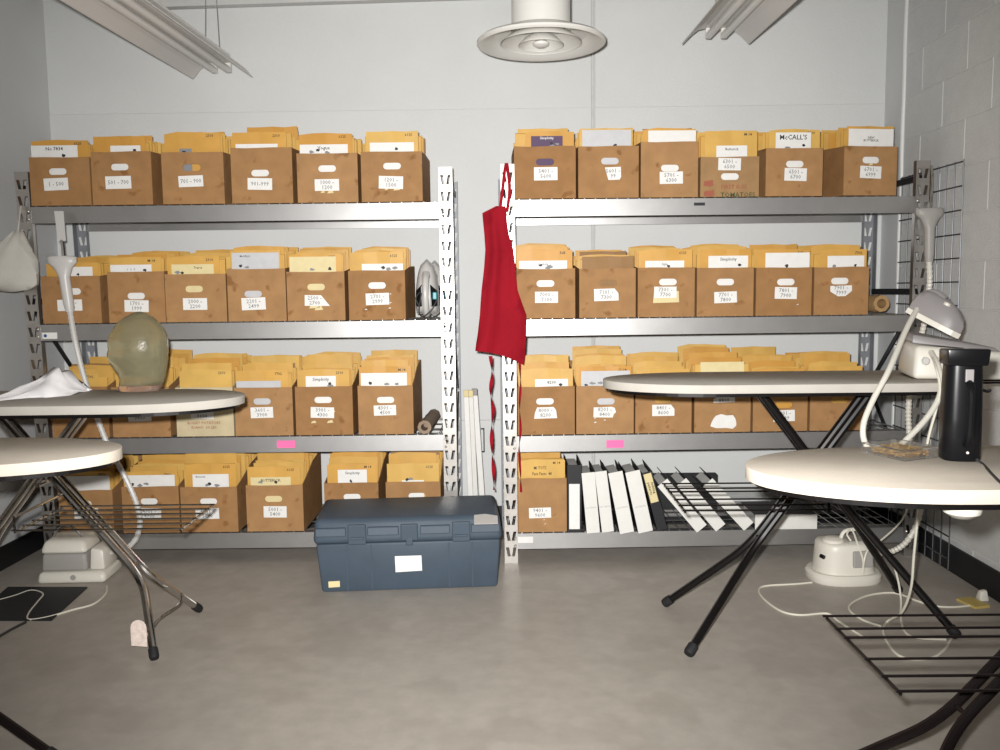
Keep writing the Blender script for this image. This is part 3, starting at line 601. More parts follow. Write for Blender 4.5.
#@@PART2
# ================================================================ IRONING BOARDS
def ironing_board(tip, ang, z, L, hw, label, leg_m, top_m, setN, setT, rack, tag_=False, knob=False, foot_m=None):
    b = empty('ironing_board', (tip[0], tip[1], 0), ang, label, 'ironing board', 'ironing boards')
    sg = 1 if math.cos(ang) > 0 else -1         # local +t is away from the camera on both sides
    def P(s_, t_, zz): return Vector((s_, sg*t_, zz))
    def put(name, mb, m, par=b, **k): return mb.build(name, m, par, world=False, **k)
    def outline(e=0.0):
        pts = []; a = 0.40; n = 14; up = []
        for i in range(n+1):
            u = i/n; s_ = a*(1-math.cos(u*math.pi/2)); up.append((s_, hw*math.sin(u*math.pi/2)))
        up += [(L-0.30, hw), (L-0.10, hw*0.97), (L-0.03, hw*0.88), (L, hw*0.70)]
        pts = up+[(s_, -t_) for s_, t_ in reversed(up[1:])]
        cx = L/2; return [(cx+(s_-cx)*(1-e), t_*(1-e)) for s_, t_ in pts]
    put('cover', MB().plate(outline(), [], 0.030, lambda u, v, q: P(u, v, z-0.030+q)), top_m, bevel=0.006, seg=2, smooth=True)
    put('deck', MB().plate(outline(0.03), [], 0.012, lambda u, v, q: P(u, v, z-0.0425+q)), M_BLKM)
    r = 0.0150 if leg_m is M_BLKM else 0.0132
    for nm, st in (('nose', setN), ('tail', setT)):
        sa, (sb, zb), (sf, t1, t2) = st; zt = z-0.05
        for tt, tf in ((0.027, t1), (-0.027, t2)):
            A, B_, C = P(sa, tt, zt), P(sb, tt, zb), P(sf, tf, 0.016)
            pts = [A]+[A.lerp(B_, k/4) for k in (1, 2, 3)]
            for k in range(7):
                u = k/6; p0 = A.lerp(B_, 0.88); p2 = B_.lerp(C, 0.22); pts.append(p0*(1-u)**2+B_*2*u*(1-u)+p2*u*u)
            pts += [B_.lerp(C, 0.6), C]
            lg = put('leg', MB().tube(pts, r, 10), leg_m, smooth=True)
            d = (C-B_).normalized(); put('foot_cap', MB().tube([C-d*0.035, C-d*0.005, C+d*0.004], r*1.28, 10, radii=[r*1.25, r*1.3, r*1.1]), M_RUBBER, lg, smooth=True)
        put('hinge_bar', MB().tube([P(sa, -0.09, zt), P(sa, 0.09, zt)], 0.009, 8), leg_m, smooth=True)
        m1 = P(sa, 0, zt).lerp(P(sb, 0, zb), 0.93); put('leg_connector', MB().tube([m1+P(0, -0.03, 0), m1+P(0, 0.03, 0)], 0.006, 8), leg_m, smooth=True)
    # crossing pivot
    put('pivot_bolt', MB().tube([P((setN[0]+setT[0])/2, -0.06, z-0.31), P((setN[0]+setT[0])/2, 0.06, z-0.31)], 0.008, 8), M_CHROME, smooth=True)
    if rack:
        s0, s1, t0, t1, zr, offs, wm = rack
        k = put('wire_rack', MB().tube([P(s0, t1, zr), P(s0, t0, zr)], 0.0045, 6), wm)
        put('rack_end', MB().tube([P(s1, t1, zr), P(s1, t0, zr), P(s1, t0, zr+0.05), P(s1, t1, zr+0.05)], 0.0045, 6), wm, k)
        for o_ in offs:
            t_ = t1+(t0-t1)*o_; put('rack_wire', MB().tube([P(s0-0.01, t_, zr+0.006), P(s1+0.01, t_, zr+0.006)], 0.0033, 6), wm, k)
    if tag_:
        sf, t1, t2 = setN[2]
        put('cross_wire', MB().tube(spline([P(sf+0.03, t2+0.08, 0.10), P(sf+0.06, 0.0, 0.075), P(sf+0.015, t1-0.17, 0.10), P(sf+0.01, t1-0.15, 0.135)], 5), 0.004, 6), leg_m, smooth=True)
        c = P(sf+0.07, t2+0.05, 0.085); n = 8
        ol = [(-0.028, -0.05), (0.028, -0.045)]+[(0.028*math.cos(math.pi*i/n), 0.02+0.028*math.sin(math.pi*i/n)) for i in range(n+1)]
        tg = put('paper_tag', MB().plate(ol, [], 0.001, lambda u, v, q: c+Vector((u, q, v))), mat('tag_paper', (0.74, 0.62, 0.55), 0.6, noise=0.2, nscale=60)); tg['label'] = 'white and pink paper tag'
    if knob:
        c = P(*knob); kb = put('lever_knob', MB().lathe([(0.002, -0.028), (0.022, -0.026), (0.036, -0.016), (0.040, 0.0), (0.038, 0.006)], c, 20), M_PLW, smooth=True); kb['label'] = 'white plastic dome under the board'
    return b
SIX = (0.0, 0.2, 0.33, 0.62, 0.83, 1.0)
bBR = ironing_board((0.357, 3.235), -0.01, 0.935, 1.30, 0.245, 'black-legged ironing board with the steam iron station on its wide end', M_BLKM, M_PADT,
    (0.98, (0.555, 0.29), (0.262, 0.165, -0.32)), (0.575, (0.93, 0.415), (1.25, 0.305, -0.175)), (0.255, 0.745, -0.275, 0.145, 0.5, SIX, M_BLKM))
bFR = ironing_board((0.545, 1.965), 0.0, 0.86, 1.30, 0.245, 'nearest ironing board at right, with the pin box and black device on it', M_BRONZE, M_PADW,
    (0.98, (0.47, 0.24), (0.26, 0.20, -0.26)), (0.575, (0.93, 0.39), (1.225, 0.24, -0.24)), (0.288, 0.85, -0.165, 0.268, 0.4, SIX, M_BRONZE), knob=(0.39, -0.19, 0.817))
bBL = ironing_board((-0.955, 3.14), math.pi+0.012, 0.90, 1.36, 0.25, 'chrome-legged ironing board carrying the clear display head', M_CHROME, M_PADT,
    (0.89, (0.39, 0.235), (0.278, 0.24, -0.225)), (0.575, (0.93, 0.40), (1.225, 0.24, -0.24)), (0.12, 0.66, -0.35, -0.03, 0.5, (0, 0.2, 0.4, 0.6, 0.8, 1.0), M_CHROME), tag_=True)
bFL = ironing_board((-1.03, 2.28), math.pi+0.02, 0.86, 1.30, 0.22, 'nearest ironing board at left, bare cream cover and dark legs', M_BRONZE, M_PADW,
    (0.98, (0.45, 0.17), (0.20, -0.02, -0.36)), (0.575, (0.93, 0.39), (1.225, 0.24, -0.24)), None)
# iron rest behind the far right board's wide end
XFb = XF[bBR]
for t_ in (-0.12, -0.04, 0.04, 0.12):
    MB().tube([(1.22, t_, 0.921), (1.50, t_, 0.921)], 0.004, 6).build('iron_rest_wire', M_BLKM, bBR, world=False)
MB().tube([(1.50, -0.13, 0.921), (1.50, 0.13, 0.921)], 0.005, 6).build('iron_rest_wire', M_BLKM, bBR, world=False)

# ================================================================ IRONS
def teardrop(L0, L1, w_, n=9):     # heel at -L0, tip at +L1
    up = []
    for i in range(n+1):
        u = i/n; x = -L0+(L0+L1)*u; up.append((x, w_/2*math.sqrt(max(0, 1-u**2.6)) if u > 0.15 else w_/2*(0.90+0.1*u/0.15)))
    return up+[(x, -y) for x, y in reversed(up[:-1])]
def make_iron(name, loc, eul, label, body_m, sole_m, accent=None, cord=False, sc=1.0, solid=False):
    b = empty(name, loc, 0, label, 'iron', None, rot=eul)
    def put(n_, mb, m, **k):
        mb.v = [v*sc for v in mb.v]
        return mb.build(n_, m, b, world=False, **k)
    base = teardrop(0.12, 0.14, 0.115)
    st_ = 0.026 if solid else 0.012; bk_ = 1.75 if solid else 1.0
    put('soleplate', MB().plate(base, [], st_, lambda u, v, q: (u, v, q)), sole_m, bevel=0.003)
    rings = []
    for z_, s_, dx in ((0.0125, 0.97, 0), (0.03, 0.96, -0.001), (0.05, 0.86, -0.004), (0.066, 0.68, -0.010), (0.075, 0.45, -0.016), (0.078, 0.2, -0.02)):
        rings.append([Vector((u*s_+dx*(1 if not solid else 2.2), v*s_, st_+0.0005+(z_-0.0125)*bk_)) for u, v in base])
    put('body', MB().loft(rings), body_m, smooth=True, angle=60)
    if solid: path = spline([(-0.115, 0, 0.05), (-0.112, 0, 0.10), (-0.085, 0, 0.135), (-0.05, 0, 0.143), (-0.01, 0, 0.130)], 5)
    else: path = spline([(-0.105, 0, 0.03), (-0.118, 0, 0.07), (-0.085, 0, 0.103), (-0.02, 0, 0.112), (0.035, 0, 0.095), (0.065, 0, 0.055)], 5)
    put('handle', MB().tube(path, 0.017, 10, radii=[0.022-0.008*math.sin(math.pi*i/(len(path)-1)) for i in range(len(path))]), body_m if not accent else M_PLL, smooth=True)
    put('dial', MB().lathe([(0.016, 0), (0.016, 0.012), (0.010, 0.016)], (0.045, 0, 0.074) if not solid else (0.02, -0.030, 0.112), 14), M_PLB if accent else M_PLW, smooth=True)
    if accent:
        put('water_tank', MB().box((-0.035, -0.040, 0.070), (0.035, 0.020, 0.02)), accent, bevel=0.004)
        for sg in (-1, 1): put('gap_shade', MB().hexa([(-0.085, sg*0.020, 0.055), (0.02, sg*0.020, 0.055), (-0.01, sg*0.052, 0.045), (-0.085, sg*0.052, 0.045)], [(-0.085, sg*0.020, 0.082), (0.02, sg*0.018, 0.080), (-0.01, sg*0.046, 0.070), (-0.085, sg*0.046, 0.070)]), M_PLB, bevel=0.005)  # black blocks standing in for the shaded gaps beside the handle
    return b
zs2 = ZB[1]+0.0055
ci = on_rack('left', 426.5, 317, -0.06)
UPR = Matrix(((0, -1, 0), (0, 0, -1), (1, 0, 0))).to_euler()          # tip up, handle toward the camera
make_iron('steam_iron', (ci.x, ci.y+0.08, zs2+0.1425), UPR, 'grey iron standing upright on its heel beside the rack post', M_PLL, M_PLG, M_TEAL)
make_iron('steam_iron', (ci.x+0.022, ci.y+0.26, zs2+0.1425), UPR, 'second upright grey iron half hidden behind the front iron', M_PLL, M_PLG, M_TEAL)
pc = [at(x, y, rfront('left', -0.3)+d) for x, y, d in ((419, 306, 0.0), (416, 298, 0.01), (421, 293, 0.02), (419, 312, 0.02), (424, 316, 0.005), (432, 309, 0.0), (437, 300, 0.01))]
solo('iron_cord', MB().tube(spline(pc, 6), 0.003, 6), M_CORDD, 'black cord wrapped round the upright iron', 'cord', base=pc[4], smooth=True)
# ---- steam station with its iron
st = empty('steam_station', (1.628, 3.19, 0.9365), -0.20, 'ivory steam iron base station on the far ironing board', 'steam station')
def sp(n_, mb, m, par=st, **k):
    mb.v = [Vector((v.x, v.y*1.05, v.z*1.12)) for v in mb.v]
    return mb.build(n_, m, par, world=False, **k)
sp('hull', MB().hexa([(-0.165, -0.12, 0.0), (0.155, -0.12, 0.0), (0.155, 0.12, 0.0), (-0.165, 0.12, 0.0)], [(-0.155, -0.10, 0.105), (0.145, -0.105, 0.085), (0.145, 0.11, 0.085), (-0.155, 0.11, 0.125)]), M_PLW, bevel=0.018, seg=3, smooth=True)
sp('iron_tray', MB().hexa([(-0.165, -0.085, 0.112), (0.125, -0.09, 0.086), (0.125, 0.10, 0.086), (-0.165, 0.10, 0.118)], [(-0.16, -0.08, 0.140), (0.11, -0.085, 0.098), (0.11, 0.09, 0.100), (-0.16, 0.09, 0.150)]), M_PLG, bevel=0.008, smooth=True)
for x, m_ in ((-0.125, M_PLL), (-0.085, M_PLL), (-0.02, M_PAPER)):
    sp('control_knob', MB().lathe([(0.013, 0), (0.013, -0.010), (0.009, -0.013)], (x, -0.112, 0.058), 16, 'Y'), m_, smooth=True)
sp('round_panel', MB().lathe([(0.045, 0.002), (0.045, -0.004), (0.040, -0.006)], (0.005, -0.115, 0.055), 28, 'Y'), M_PLL, smooth=True)
hb = sp('cord_bracket', MB().plate([(0.14, 0.0), (0.195, 0.004), (0.195, 0.09), (0.14, 0.085)], [[(0.150, 0.02), (0.184, 0.022), (0.184, 0.074), (0.150, 0.072)]], 0.05, lambda u, v, q: (u, -0.06+q, v)), M_PLW, bevel=0.004)
sp('bracket_inset', MB().box((0.167, -0.03, 0.047), (0.034, 0.03, 0.05)), M_PLG, hb)
ir = Matrix.Rotation(math.radians(-48), 3, 'Z') @ Matrix.Rotation(math.radians(27), 3, 'Y') @ Matrix.Rotation(math.radians(-10), 3, 'X')
pi_ = at(934, 330, 3.15)
make_iron('steam_iron', (pi_.x+0.008, 3.19, 1.124), ir.to_euler(), 'grey and ivory steam iron resting tilted on the ivory station', M_PLG, M_PLW, sc=0.76, solid=True)
hose = [at(x, y, d) for x, y, d in ((917, 309, 3.2), (906, 330, 3.10), (889, 370, 2.95), (874, 398, 2.9), (864, 422, 2.86), (864, 440, 2.84), (873, 453, 2.83), (887, 456, 2.83), (904, 442, 2.86), (925, 420, 2.9), (938, 400, 2.93), (941, 385, 2.95), (938, 366, 3.0), (931, 352, 3.085))]
solo('steam_hose', MB().tube(spline(hose, 6), 0.0095, 10), M_PLW, 'thick ivory hose looping from the tilted iron to its station', 'hose', base=hose[6], smooth=True)

# ================================================================ GARMENT STEAMERS
def steamer_head(b, px, py, y, wpx, lean_px, hpx):
    c = at(px, py, y); s_ = y/FPX; wd = wpx*s_; tipp = at(px+lean_px, py+hpx, y)
    rings = []
    def ring(cc, rx, ry, n=16): return [cc+Vector((rx*math.cos(2*math.pi*k/n), ry*math.sin(2*math.pi*k/n), 0)) for k in range(n)]
    for f, rx, ry in ((0.0, 0.42, 0.16), (0.02, 0.5, 0.19), (0.11, 0.5, 0.19), (0.15, 0.44, 0.18), (0.2, 0.33, 0.17), (0.32, 0.22, 0.16), (0.38, 0.18, 0.16), (0.85, 0.17, 0.16), (1.0, 0.13, 0.13)):
        rings.append(ring(c.lerp(tipp, f), rx*wd, ry*wd))
    h = MB().loft(rings).build('steam_head', M_PLL if px < 500 else M_PLG2, b, smooth=True, angle=50)
    return c, tipp
M_PLG2 = mat('grey_beige_plastic', (0.36, 0.345, 0.32), 0.42, spec=0.4)
def corrugated(pts, r, amp, step=0.008):
    out = [pts[0]]; 
    for p in pts[1:]:
        d = (p-out[-1]).length; n = max(1, int(d/step)); a = out[-1]
        for k in range(1, n+1): out.append(a.lerp(p, k/n))
    return out, [r+(amp if i % 2 else -amp) for i in range(len(out))]
# left one
base = onz(80, 577, 0)
gl = empty('garment_steamer', (base.x, 3.86, 0), 0.05, 'white garment steamer with grey tank standing left below the chrome ironing board', 'garment steamer', 'upright garment steamers')
def lp(n_, mb, m, par=gl, **k): return mb.build(n_, m, par, world=False, **k)
lp('plinth', MB().hexa([(-0.15, -0.12, 0.0), (0.15, -0.12, 0), (0.15, 0.10, 0), (-0.15, 0.10, 0)], [(-0.145, -0.11, 0.05), (0.145, -0.11, 0.05), (0.14, 0.09, 0.05), (-0.14, 0.09, 0.05)]), M_PLW, bevel=0.018, seg=3, smooth=True)
lp('water_tank', MB().hexa([(-0.135, -0.10, 0.051), (0.065, -0.10, 0.051), (0.065, 0.06, 0.051), (-0.135, 0.06, 0.051)], [(-0.13, -0.095, 0.13), (0.06, -0.095, 0.13), (0.06, 0.06, 0.13), (-0.13, 0.06, 0.13)]), M_PLG2, bevel=0.014, seg=3, smooth=True)
lp('tank_top', MB().hexa([(-0.14, -0.105, 0.131), (0.07, -0.105, 0.131), (0.07, 0.07, 0.131), (-0.14, 0.07, 0.131)], [(-0.125, -0.08, 0.185), (0.05, -0.085, 0.185), (0.05, 0.06, 0.195), (-0.125, 0.06, 0.195)]), M_PLW, bevel=0.02, seg=3, smooth=True)
lp('motor_housing', MB().hexa([(0.071, -0.09, 0.051), (0.14, -0.09, 0.051), (0.14, 0.07, 0.051), (0.071, 0.07, 0.051)], [(0.075, -0.08, 0.15), (0.13, -0.08, 0.14), (0.13, 0.06, 0.14), (0.075, 0.06, 0.15)]), M_PLW, bevel=0.012, smooth=True)
lp('carry_handle', MB().tube(spline([(-0.11, -0.02, 0.185), (-0.08, -0.03, 0.225), (-0.03, -0.03, 0.24), (0.02, -0.03, 0.19)], 5), 0.006, 8), M_CHROME, smooth=True)
lp('emblem', MB().lathe([(0.012, 0), (0.012, -0.002)], (0.01, -0.117, 0.028), 16, 'Y'), M_PLG2)
steamer_head(gl, 61, 256, 3.955, 30, 9, 56)
a0 = at(58, 208, 4.01); MB().hexa([at(54, 211, 3.99), at(63.5, 211, 3.99), at(63.5, 211, 4.0), at(54, 211, 4.0)], [at(58, 241, 3.955), at(66, 241, 3.955), at(66, 241, 3.965), at(58, 241, 3.965)]).build('hanger_strap', M_PLL, gl)
MB().tube([at(62, 240, 3.96), at(63.5, 256, 3.955)], 0.008, 8).build('hanger_pin', M_CHROME, gl)
hp = spline([at(x, y, d) for x, y, d in ((70, 311, 3.955), (74, 335, 3.94), (80, 362, 3.93), (88, 390, 3.92), (98, 420, 3.91), (107, 443, 3.9), (116, 460, 3.9), (128, 483, 3.9), (137, 505, 3.9), (140, 524, 3.9), (135, 540, 3.89), (122, 551, 3.88), (106, 552, 3.86))], 5)
pts, rad = corrugated(hp, 0.0125, 0.0012); MB().tube(pts, 0.012, 8, radii=rad).build('steam_hose', M_PLL, gl, smooth=True)
# right one
base = onz(846, 582, 0)
gr = empty('garment_steamer', (1.458, 3.735, 0), 0.05, 'white garment steamer on the floor behind the black ironing board legs', 'garment steamer', 'upright garment steamers')
def rp(n_, mb, m, par=gr, **k): return mb.build(n_, m, par, world=False, **k)
def oval(rx, ry, z_, n=28, p=2.6, cx=0.0):
    out = []
    for k in range(n):
        a = 2*math.pi*k/n; c_, s_ = math.cos(a), math.sin(a); out.append(Vector((cx+rx*math.copysign(abs(c_)**(2/p), c_), ry*math.copysign(abs(s_)**(2/p), s_), z_)))
    return out
rp('plinth', MB().loft([oval(0.150, 0.12, 0.0), oval(0.155, 0.125, 0.008), oval(0.155, 0.125, 0.03), oval(0.145, 0.115, 0.042)]), M_PLW, smooth=True)
rp('body', MB().loft([oval(0.128, 0.10, 0.042), oval(0.124, 0.097, 0.06), oval(0.118, 0.092, 0.135), oval(0.116, 0.09, 0.160), oval(0.108, 0.083, 0.170), oval(0.07, 0.05, 0.173)]), M_PLW, smooth=True, angle=50)
rp('tank_window', MB().hexa([(0.0, -0.108, 0.075), (0.09, -0.100, 0.075), (0.09, -0.06, 0.075), (0.0, -0.06, 0.075)], [(0.0, -0.103, 0.145), (0.09, -0.092, 0.145), (0.09, -0.06, 0.145), (0.0, -0.06, 0.145)]), M_PLG2, bevel=0.006)
rp('filler_cap', MB().lathe([(0.045, 0.17), (0.045, 0.182), (0.03, 0.19), (0.012, 0.192)], (-0.055, -0.02, 0), 20), M_PLW, smooth=True)
rp('carry_handle', MB().tube(spline([(-0.03, -0.03, 0.172), (-0.01, -0.03, 0.215), (0.05, -0.03, 0.222), (0.095, -0.03, 0.20), (0.108, -0.03, 0.16)], 5), 0.008, 8), M_PLW, smooth=True)
rp('switch', MB().tube([(-0.122, -0.052, 0.118), (-0.112, -0.068, 0.114)], 0.009, 8), M_PLB, smooth=True)
rp('top_panel', MB().box((0.05, -0.02, 0.173), (0.10, 0.08, 0.012)), M_PLG2, bevel=0.004)
steamer_head(gr, 930, 208, 3.93, 28, -1, 54)
MB().tube(spline([at(931, 166, 3.99), at(932, 176, 3.965), at(931, 195, 3.95), at(930, 210, 3.93)], 4), 0.007, 8).build('hanger_hook', M_CHROME, gr, smooth=True)
hp = spline([at(x, y, d) for x, y, d in ((929, 260, 3.93), (929.5, 285, 3.9), (925, 320, 3.86), (914, 365, 3.83), (909, 400, 3.82), (909, 430, 3.82), (914, 465, 3.82), (922, 495, 3.82), (919, 518, 3.82), (908, 540, 3.81), (893, 551, 3.8), (875, 553, 3.78), (866, 548, 3.77))], 5)
pts, rad = corrugated(hp, 0.0120, 0.0018); MB().tube(pts, 0.012, 8, radii=rad).build('steam_hose', M_PLW, gr, smooth=True)
MB().tube(spline([at(x, y, d) for x, y, d in ((851, 541, 3.64), (847, 534, 3.66), (852, 530, 3.68), (858, 545, 3.615), (863, 560, 3.60), (863, 573, 3.60))], 5), 0.004, 6).build('wrapped_cord', M_CORD, gr, smooth=True)
MB().tube(spline([at(x, y, d) for x, y, d in ((863, 573, 3.60), (864, 562, 3.60), (868, 550, 3.615), (880, 541, 3.66), (896, 527, 3.72), (905, 515, 3.76), (910, 500, 3.8))], 5), 0.004, 6).build('wrapped_cord', M_CORD, gr, smooth=True)
# ---- cords on the floor and hanging
def cord(pts, r, m, label, nm='power_cord', base=None):
    q = [at(p[0], p[1], p[2]) if len(p) == 3 else onz(p[0], p[1], r) for p in pts]
    return solo(nm, MB().tube(spline(q, 6), r, 6), m, label, 'cord', 'loose cords', base=base or q[len(q)//2], smooth=True)
cord([(931, 353, 3.085), (936, 368, 2.96), (940, 388, 2.93), (936, 410, 2.92), (928, 440, 2.92), (922, 480, 2.93), (918, 515, 2.95), (914, 555, 2.98), (911, 588, 3.02), (902, 612, 3.1), (888, 621), (883, 631), (891, 648), (905, 658), (931, 658), (945, 649), (951, 639)], 0.0045, M_CORD, 'cream cord hanging from the steam station down to the floor')
cord([(892, 560, 3.45), (898, 580, 3.4), (901, 600, 3.36), (901, 619), (906, 633), (919, 638), (946, 639.5)], 0.0042, M_CORD, 'cream cord dropping beside the black leg to the floor')
cord([(974, 605), (955, 607), (935, 606), (916, 600.5), (895, 593), (870, 595), (852, 603), (850, 611), (865, 621), (881, 626)], 0.0042, M_CORD, 'cream cord running from the wall plug across the floor')
cord([(812, 582.5), (795, 584), (765, 586), (759, 591), (765, 600), (781, 611), (800, 615), (827, 613.5), (838, 621), (852, 630), (865, 638)], 0.0042, M_CORD, 'cream cord looping left of the white steamer base')
cord([(107, 586), (105.5, 594), (93.5, 604), (72, 610), (48, 617), (29, 619.5), (29, 613), (38, 601.5), (43, 594), (31, 590.5), (14, 596), (-8, 602)], 0.0042, M_CORD, 'cream cord curling over the black mat')
cord([(26, 622), (14, 628), (0, 636), (-14, 645)], 0.005, M_CORDD, 'short dark cable at the near edge of the black mat')
pq = onz(982, 600, 0)
solo('wall_plug', MB().hexa([pq+Vector((-0.02, -0.02, 0)), pq+Vector((0.02, -0.02, 0)), pq+Vector((0.02, 0.02, 0)), pq+Vector((-0.02, 0.02, 0))], [pq+Vector((-0.012, -0.012, 0.038)), pq+Vector((0.014, -0.012, 0.044)), pq+Vector((0.014, 0.012, 0.044)), pq+Vector((-0.012, 0.012, 0.038))]), M_PLW, 'small white plug by the black baseboard', 'plug', bevel=0.006, smooth=True)
t0 = onz(973, 604, 0)
solo('floor_tape', MB().box((t0.x, t0.y, 0.0098), (0.07, 0.10, 0.0006), Matrix.Rotation(0.25, 3, 'Z')).box((t0.x, t0.y, 0.0046), (0.068, 0.10, 0.0092), Matrix.Rotation(0.25, 3, 'Z')), M_TAPE, 'yellowed tape holding the cord down near the wall plug', 'tape')
mq = [onz(x, y, 0) for x, y in ((-30, 621), (51.5, 621), (87.5, 588), (8, 588))]
solo('floor_mat', MB().hexa(mq, [p+Vector((0, 0, 0.006)) for p in mq]), M_MATF, 'flat black panel lying on the floor beside the left wall', 'mat', base=(sum(p.x for p in mq)/4, sum(p.y for p in mq)/4, 0))
# ================================================================ THINGS ON THE BOARDS
# clear display head
hc = onz(140, 390.5, 0.90)
hd = empty('display_head', (hc.x, hc.y, 0.9005), 0.0, 'clear amber-tinted plastic display head with pinkish base', 'display head')
S_ = hc.y/FPX
_hp = [(0.0, -20, 20), (0.012, -21, 21), (0.024, -20, 23), (0.044, -19, 25), (0.062, -20, 26), (0.081, -23, 27), (0.10, -26, 28), (0.119, -28, 29), (0.14, -28.5, 29.5), (0.158, -28.5, 30), (0.18, -28.5, 30), (0.198, -28, 29.5), (0.217, -26, 28), (0.236, -23.5, 26), (0.254, -20, 23), (0.27, -15.5, 19.5), (0.284, -10.5, 15.5), (0.296, -4, 10), (0.302, 1, 5)]
prof = [(h, (l+r)/2*S_, (r-l)/2*S_, (r-l)/2*S_*0.80) for h, l, r in _hp]
def head_rings(k, z0, z1, top=True):
    rings = []
    for h, dx, a, b_ in prof:
        if h < z0 or h > z1: continue
        ring = []
        for i in range(32):
            an = 2*math.pi*i/32; x = dx-a*k*math.cos(an); y = b_*k*math.sin(an); f = max(0, math.cos(an))**10
            nose = 0.010*math.exp(-((h-0.135)/0.018)**2)*f; brow = 0.004*math.exp(-((h-0.185)/0.012)**2)*max(0, math.cos(an))**3; chin = 0.006*math.exp(-((h-0.092)/0.012)**2)*f
            lips = 0.005*math.exp(-((h-0.108)/0.008)**2)*f
            x -= nose+brow+chin+lips
            for ey in (0.62, -0.62):     # eye hollows
                da = (an-ey+math.pi) % (2*math.pi)-math.pi; x += 0.007*math.exp(-(da/0.25)**2-((h-0.162)/0.014)**2)
            for ea in (1.65, -1.65):     # ears
                da = (an-ea+math.pi) % (2*math.pi)-math.pi; y *= 1+0.10*math.exp(-(da/0.14)**2-((h-0.15)/0.025)**2)
            ring.append(Vector((x, y, h)))
        rings.append(ring)
    return rings
out_ = head_rings(1.0, 0.023, 1); inn_ = head_rings(0.955, 0.026, 0.29)
MB().loft(out_+[], True).build('head', M_HEAD, hd, world=False, smooth=True, angle=80)
MB().loft(head_rings(1.02, 0.0, 0.0235)[:2]+[[Vector((p.x, p.y, 0.0225)) for p in head_rings(1.0, 0.0235, 0.025)[0]]]).build('base', M_HEADB, hd, world=False, smooth=True)
# sheer cloth lump
secs = []
for px, py, wd, h, off in ((-20, 402, 0.10, 0.010, 0), (0, 399.5, 0.14, 0.018, 0), (22, 397, 0.15, 0.034, 0.01), (40, 395, 0.17, 0.060, 0.0), (52, 394.5, 0.18, 0.088, -0.01), (60, 394.5, 0.19, 0.098, 0.0), (68, 394, 0.19, 0.078, 0.01), (77, 393, 0.15, 0.045, 0.01), (86, 391, 0.07, 0.012, 0)):
    c = onz(px, py, 0.901); ring = []
    for k in range(13):
        u = -1+2*k/12; zz = h*(max(0, 1-abs(u-off*8))**0.8)*(1+0.25*math.sin(px*0.3+k*1.9)); ring.append(Vector((c.x+0.012*math.sin(k*2.1+px), c.y+u*wd/2, 0.9015+max(0, zz))))
    secs.append(ring+[Vector((p.x, p.y, 0.9008)) for p in reversed(ring)])
solo('sheer_cloth', MB().loft(secs), M_SHEER, 'crumpled sheer white cloth lying on the chrome-legged board', 'cloth', smooth=True, angle=70)
# black device
tb = onz(959, 459, 0.86)
th = empty('black_device', (tb.x, tb.y, 0.8605), -0.2, 'tall black appliance with handle standing on the nearest right board', 'appliance')
def tp(n_, mb, m, par=th, **k): return mb.build(n_, m, par, world=False, **k)
tp('body', MB().loft([oval(0.040, 0.036, 0.0, p=3), oval(0.043, 0.039, 0.006, p=3), oval(0.043, 0.039, 0.10, p=3), oval(0.041, 0.037, 0.19, p=3), oval(0.040, 0.036, 0.222, p=3)]), M_PLB, smooth=True, angle=50)
tp('top_head', MB().hexa([(-0.042, -0.042, 0.2225), (0.044, -0.042, 0.2225), (0.044, 0.038, 0.2225), (-0.042, 0.038, 0.2225)], [(-0.045, -0.046, 0.262), (0.047, -0.046, 0.262), (0.045, 0.038, 0.258), (-0.043, 0.038, 0.258)]), M_PLB, bevel=0.005, smooth=True)
tp('handle', MB().tube(spline([(0.004, -0.036, 0.185), (0.006, -0.056, 0.165), (0.006, -0.058, 0.11), (0.005, -0.056, 0.06), (0.003, -0.036, 0.04)], 5), 0.009, 10), M_PLB, smooth=True)
tp('grey_button', MB().box((0.004, -0.040, 0.200), (0.018, 0.006, 0.03)), M_PLG, bevel=0.002)
tp('indicator', MB().lathe([(0.003, 0), (0.003, -0.002)], (0.006, -0.0395, 0.022), 8, 'Y'), mat('pilot_lens', (0.9, 0.75, 0.72), 0.2))
tp('side_hook', MB().tube(spline([(0.04, 0.0, 0.165), (0.056, 0.0, 0.160), (0.060, 0.0, 0.166)], 4), 0.004, 6), M_PLB, smooth=True)
q = [at(x, y, d) for x, y, d in ((976, 459, 1.985), (984, 465, 1.97))]+[onz(x, y, 0.867) for x, y in ((992, 474), (1004, 485), (1030, 500))]
MB().tube(spline(q, 5), 0.0032, 6).build('cord', M_CORDD, th, smooth=True)
# pin box
pb = [onz(x, y, 0.861) for x, y in ((869, 454.5), (914, 464), (931, 454.5), (889, 446.5))]
ctr = sum(pb, Vector())/4; dx = (pb[1]-pb[0]+pb[2]-pb[3])/2; ang = math.atan2(dx.y, dx.x); lx = dx.length; ly = ((pb[3]-pb[0]).length+(pb[2]-pb[1]).length)/2*0.8
pn = empty('pin_box', (ctr.x, ctr.y, 0.8605), ang, 'clear flat plastic box of brass pins on the nearest right board', 'box')
hb_ = 0.022
tray = MB().box((0, 0, 0.001), (lx, ly, 0.002))
for s2 in (-1, 1): tray.box((0, s2*(ly/2-0.001), hb_/2), (lx, 0.002, hb_)); tray.box((s2*(lx/2-0.001), 0, hb_/2), (0.002, ly-0.004, hb_))
tray.build('tray', M_CLEAR, pn, world=False)
MB().box((0, 0, hb_+0.0022), (lx+0.002, ly+0.002, 0.003)).build('lid', M_CLEAR, pn, world=False)
pins = MB(); rp_ = random.Random(3)
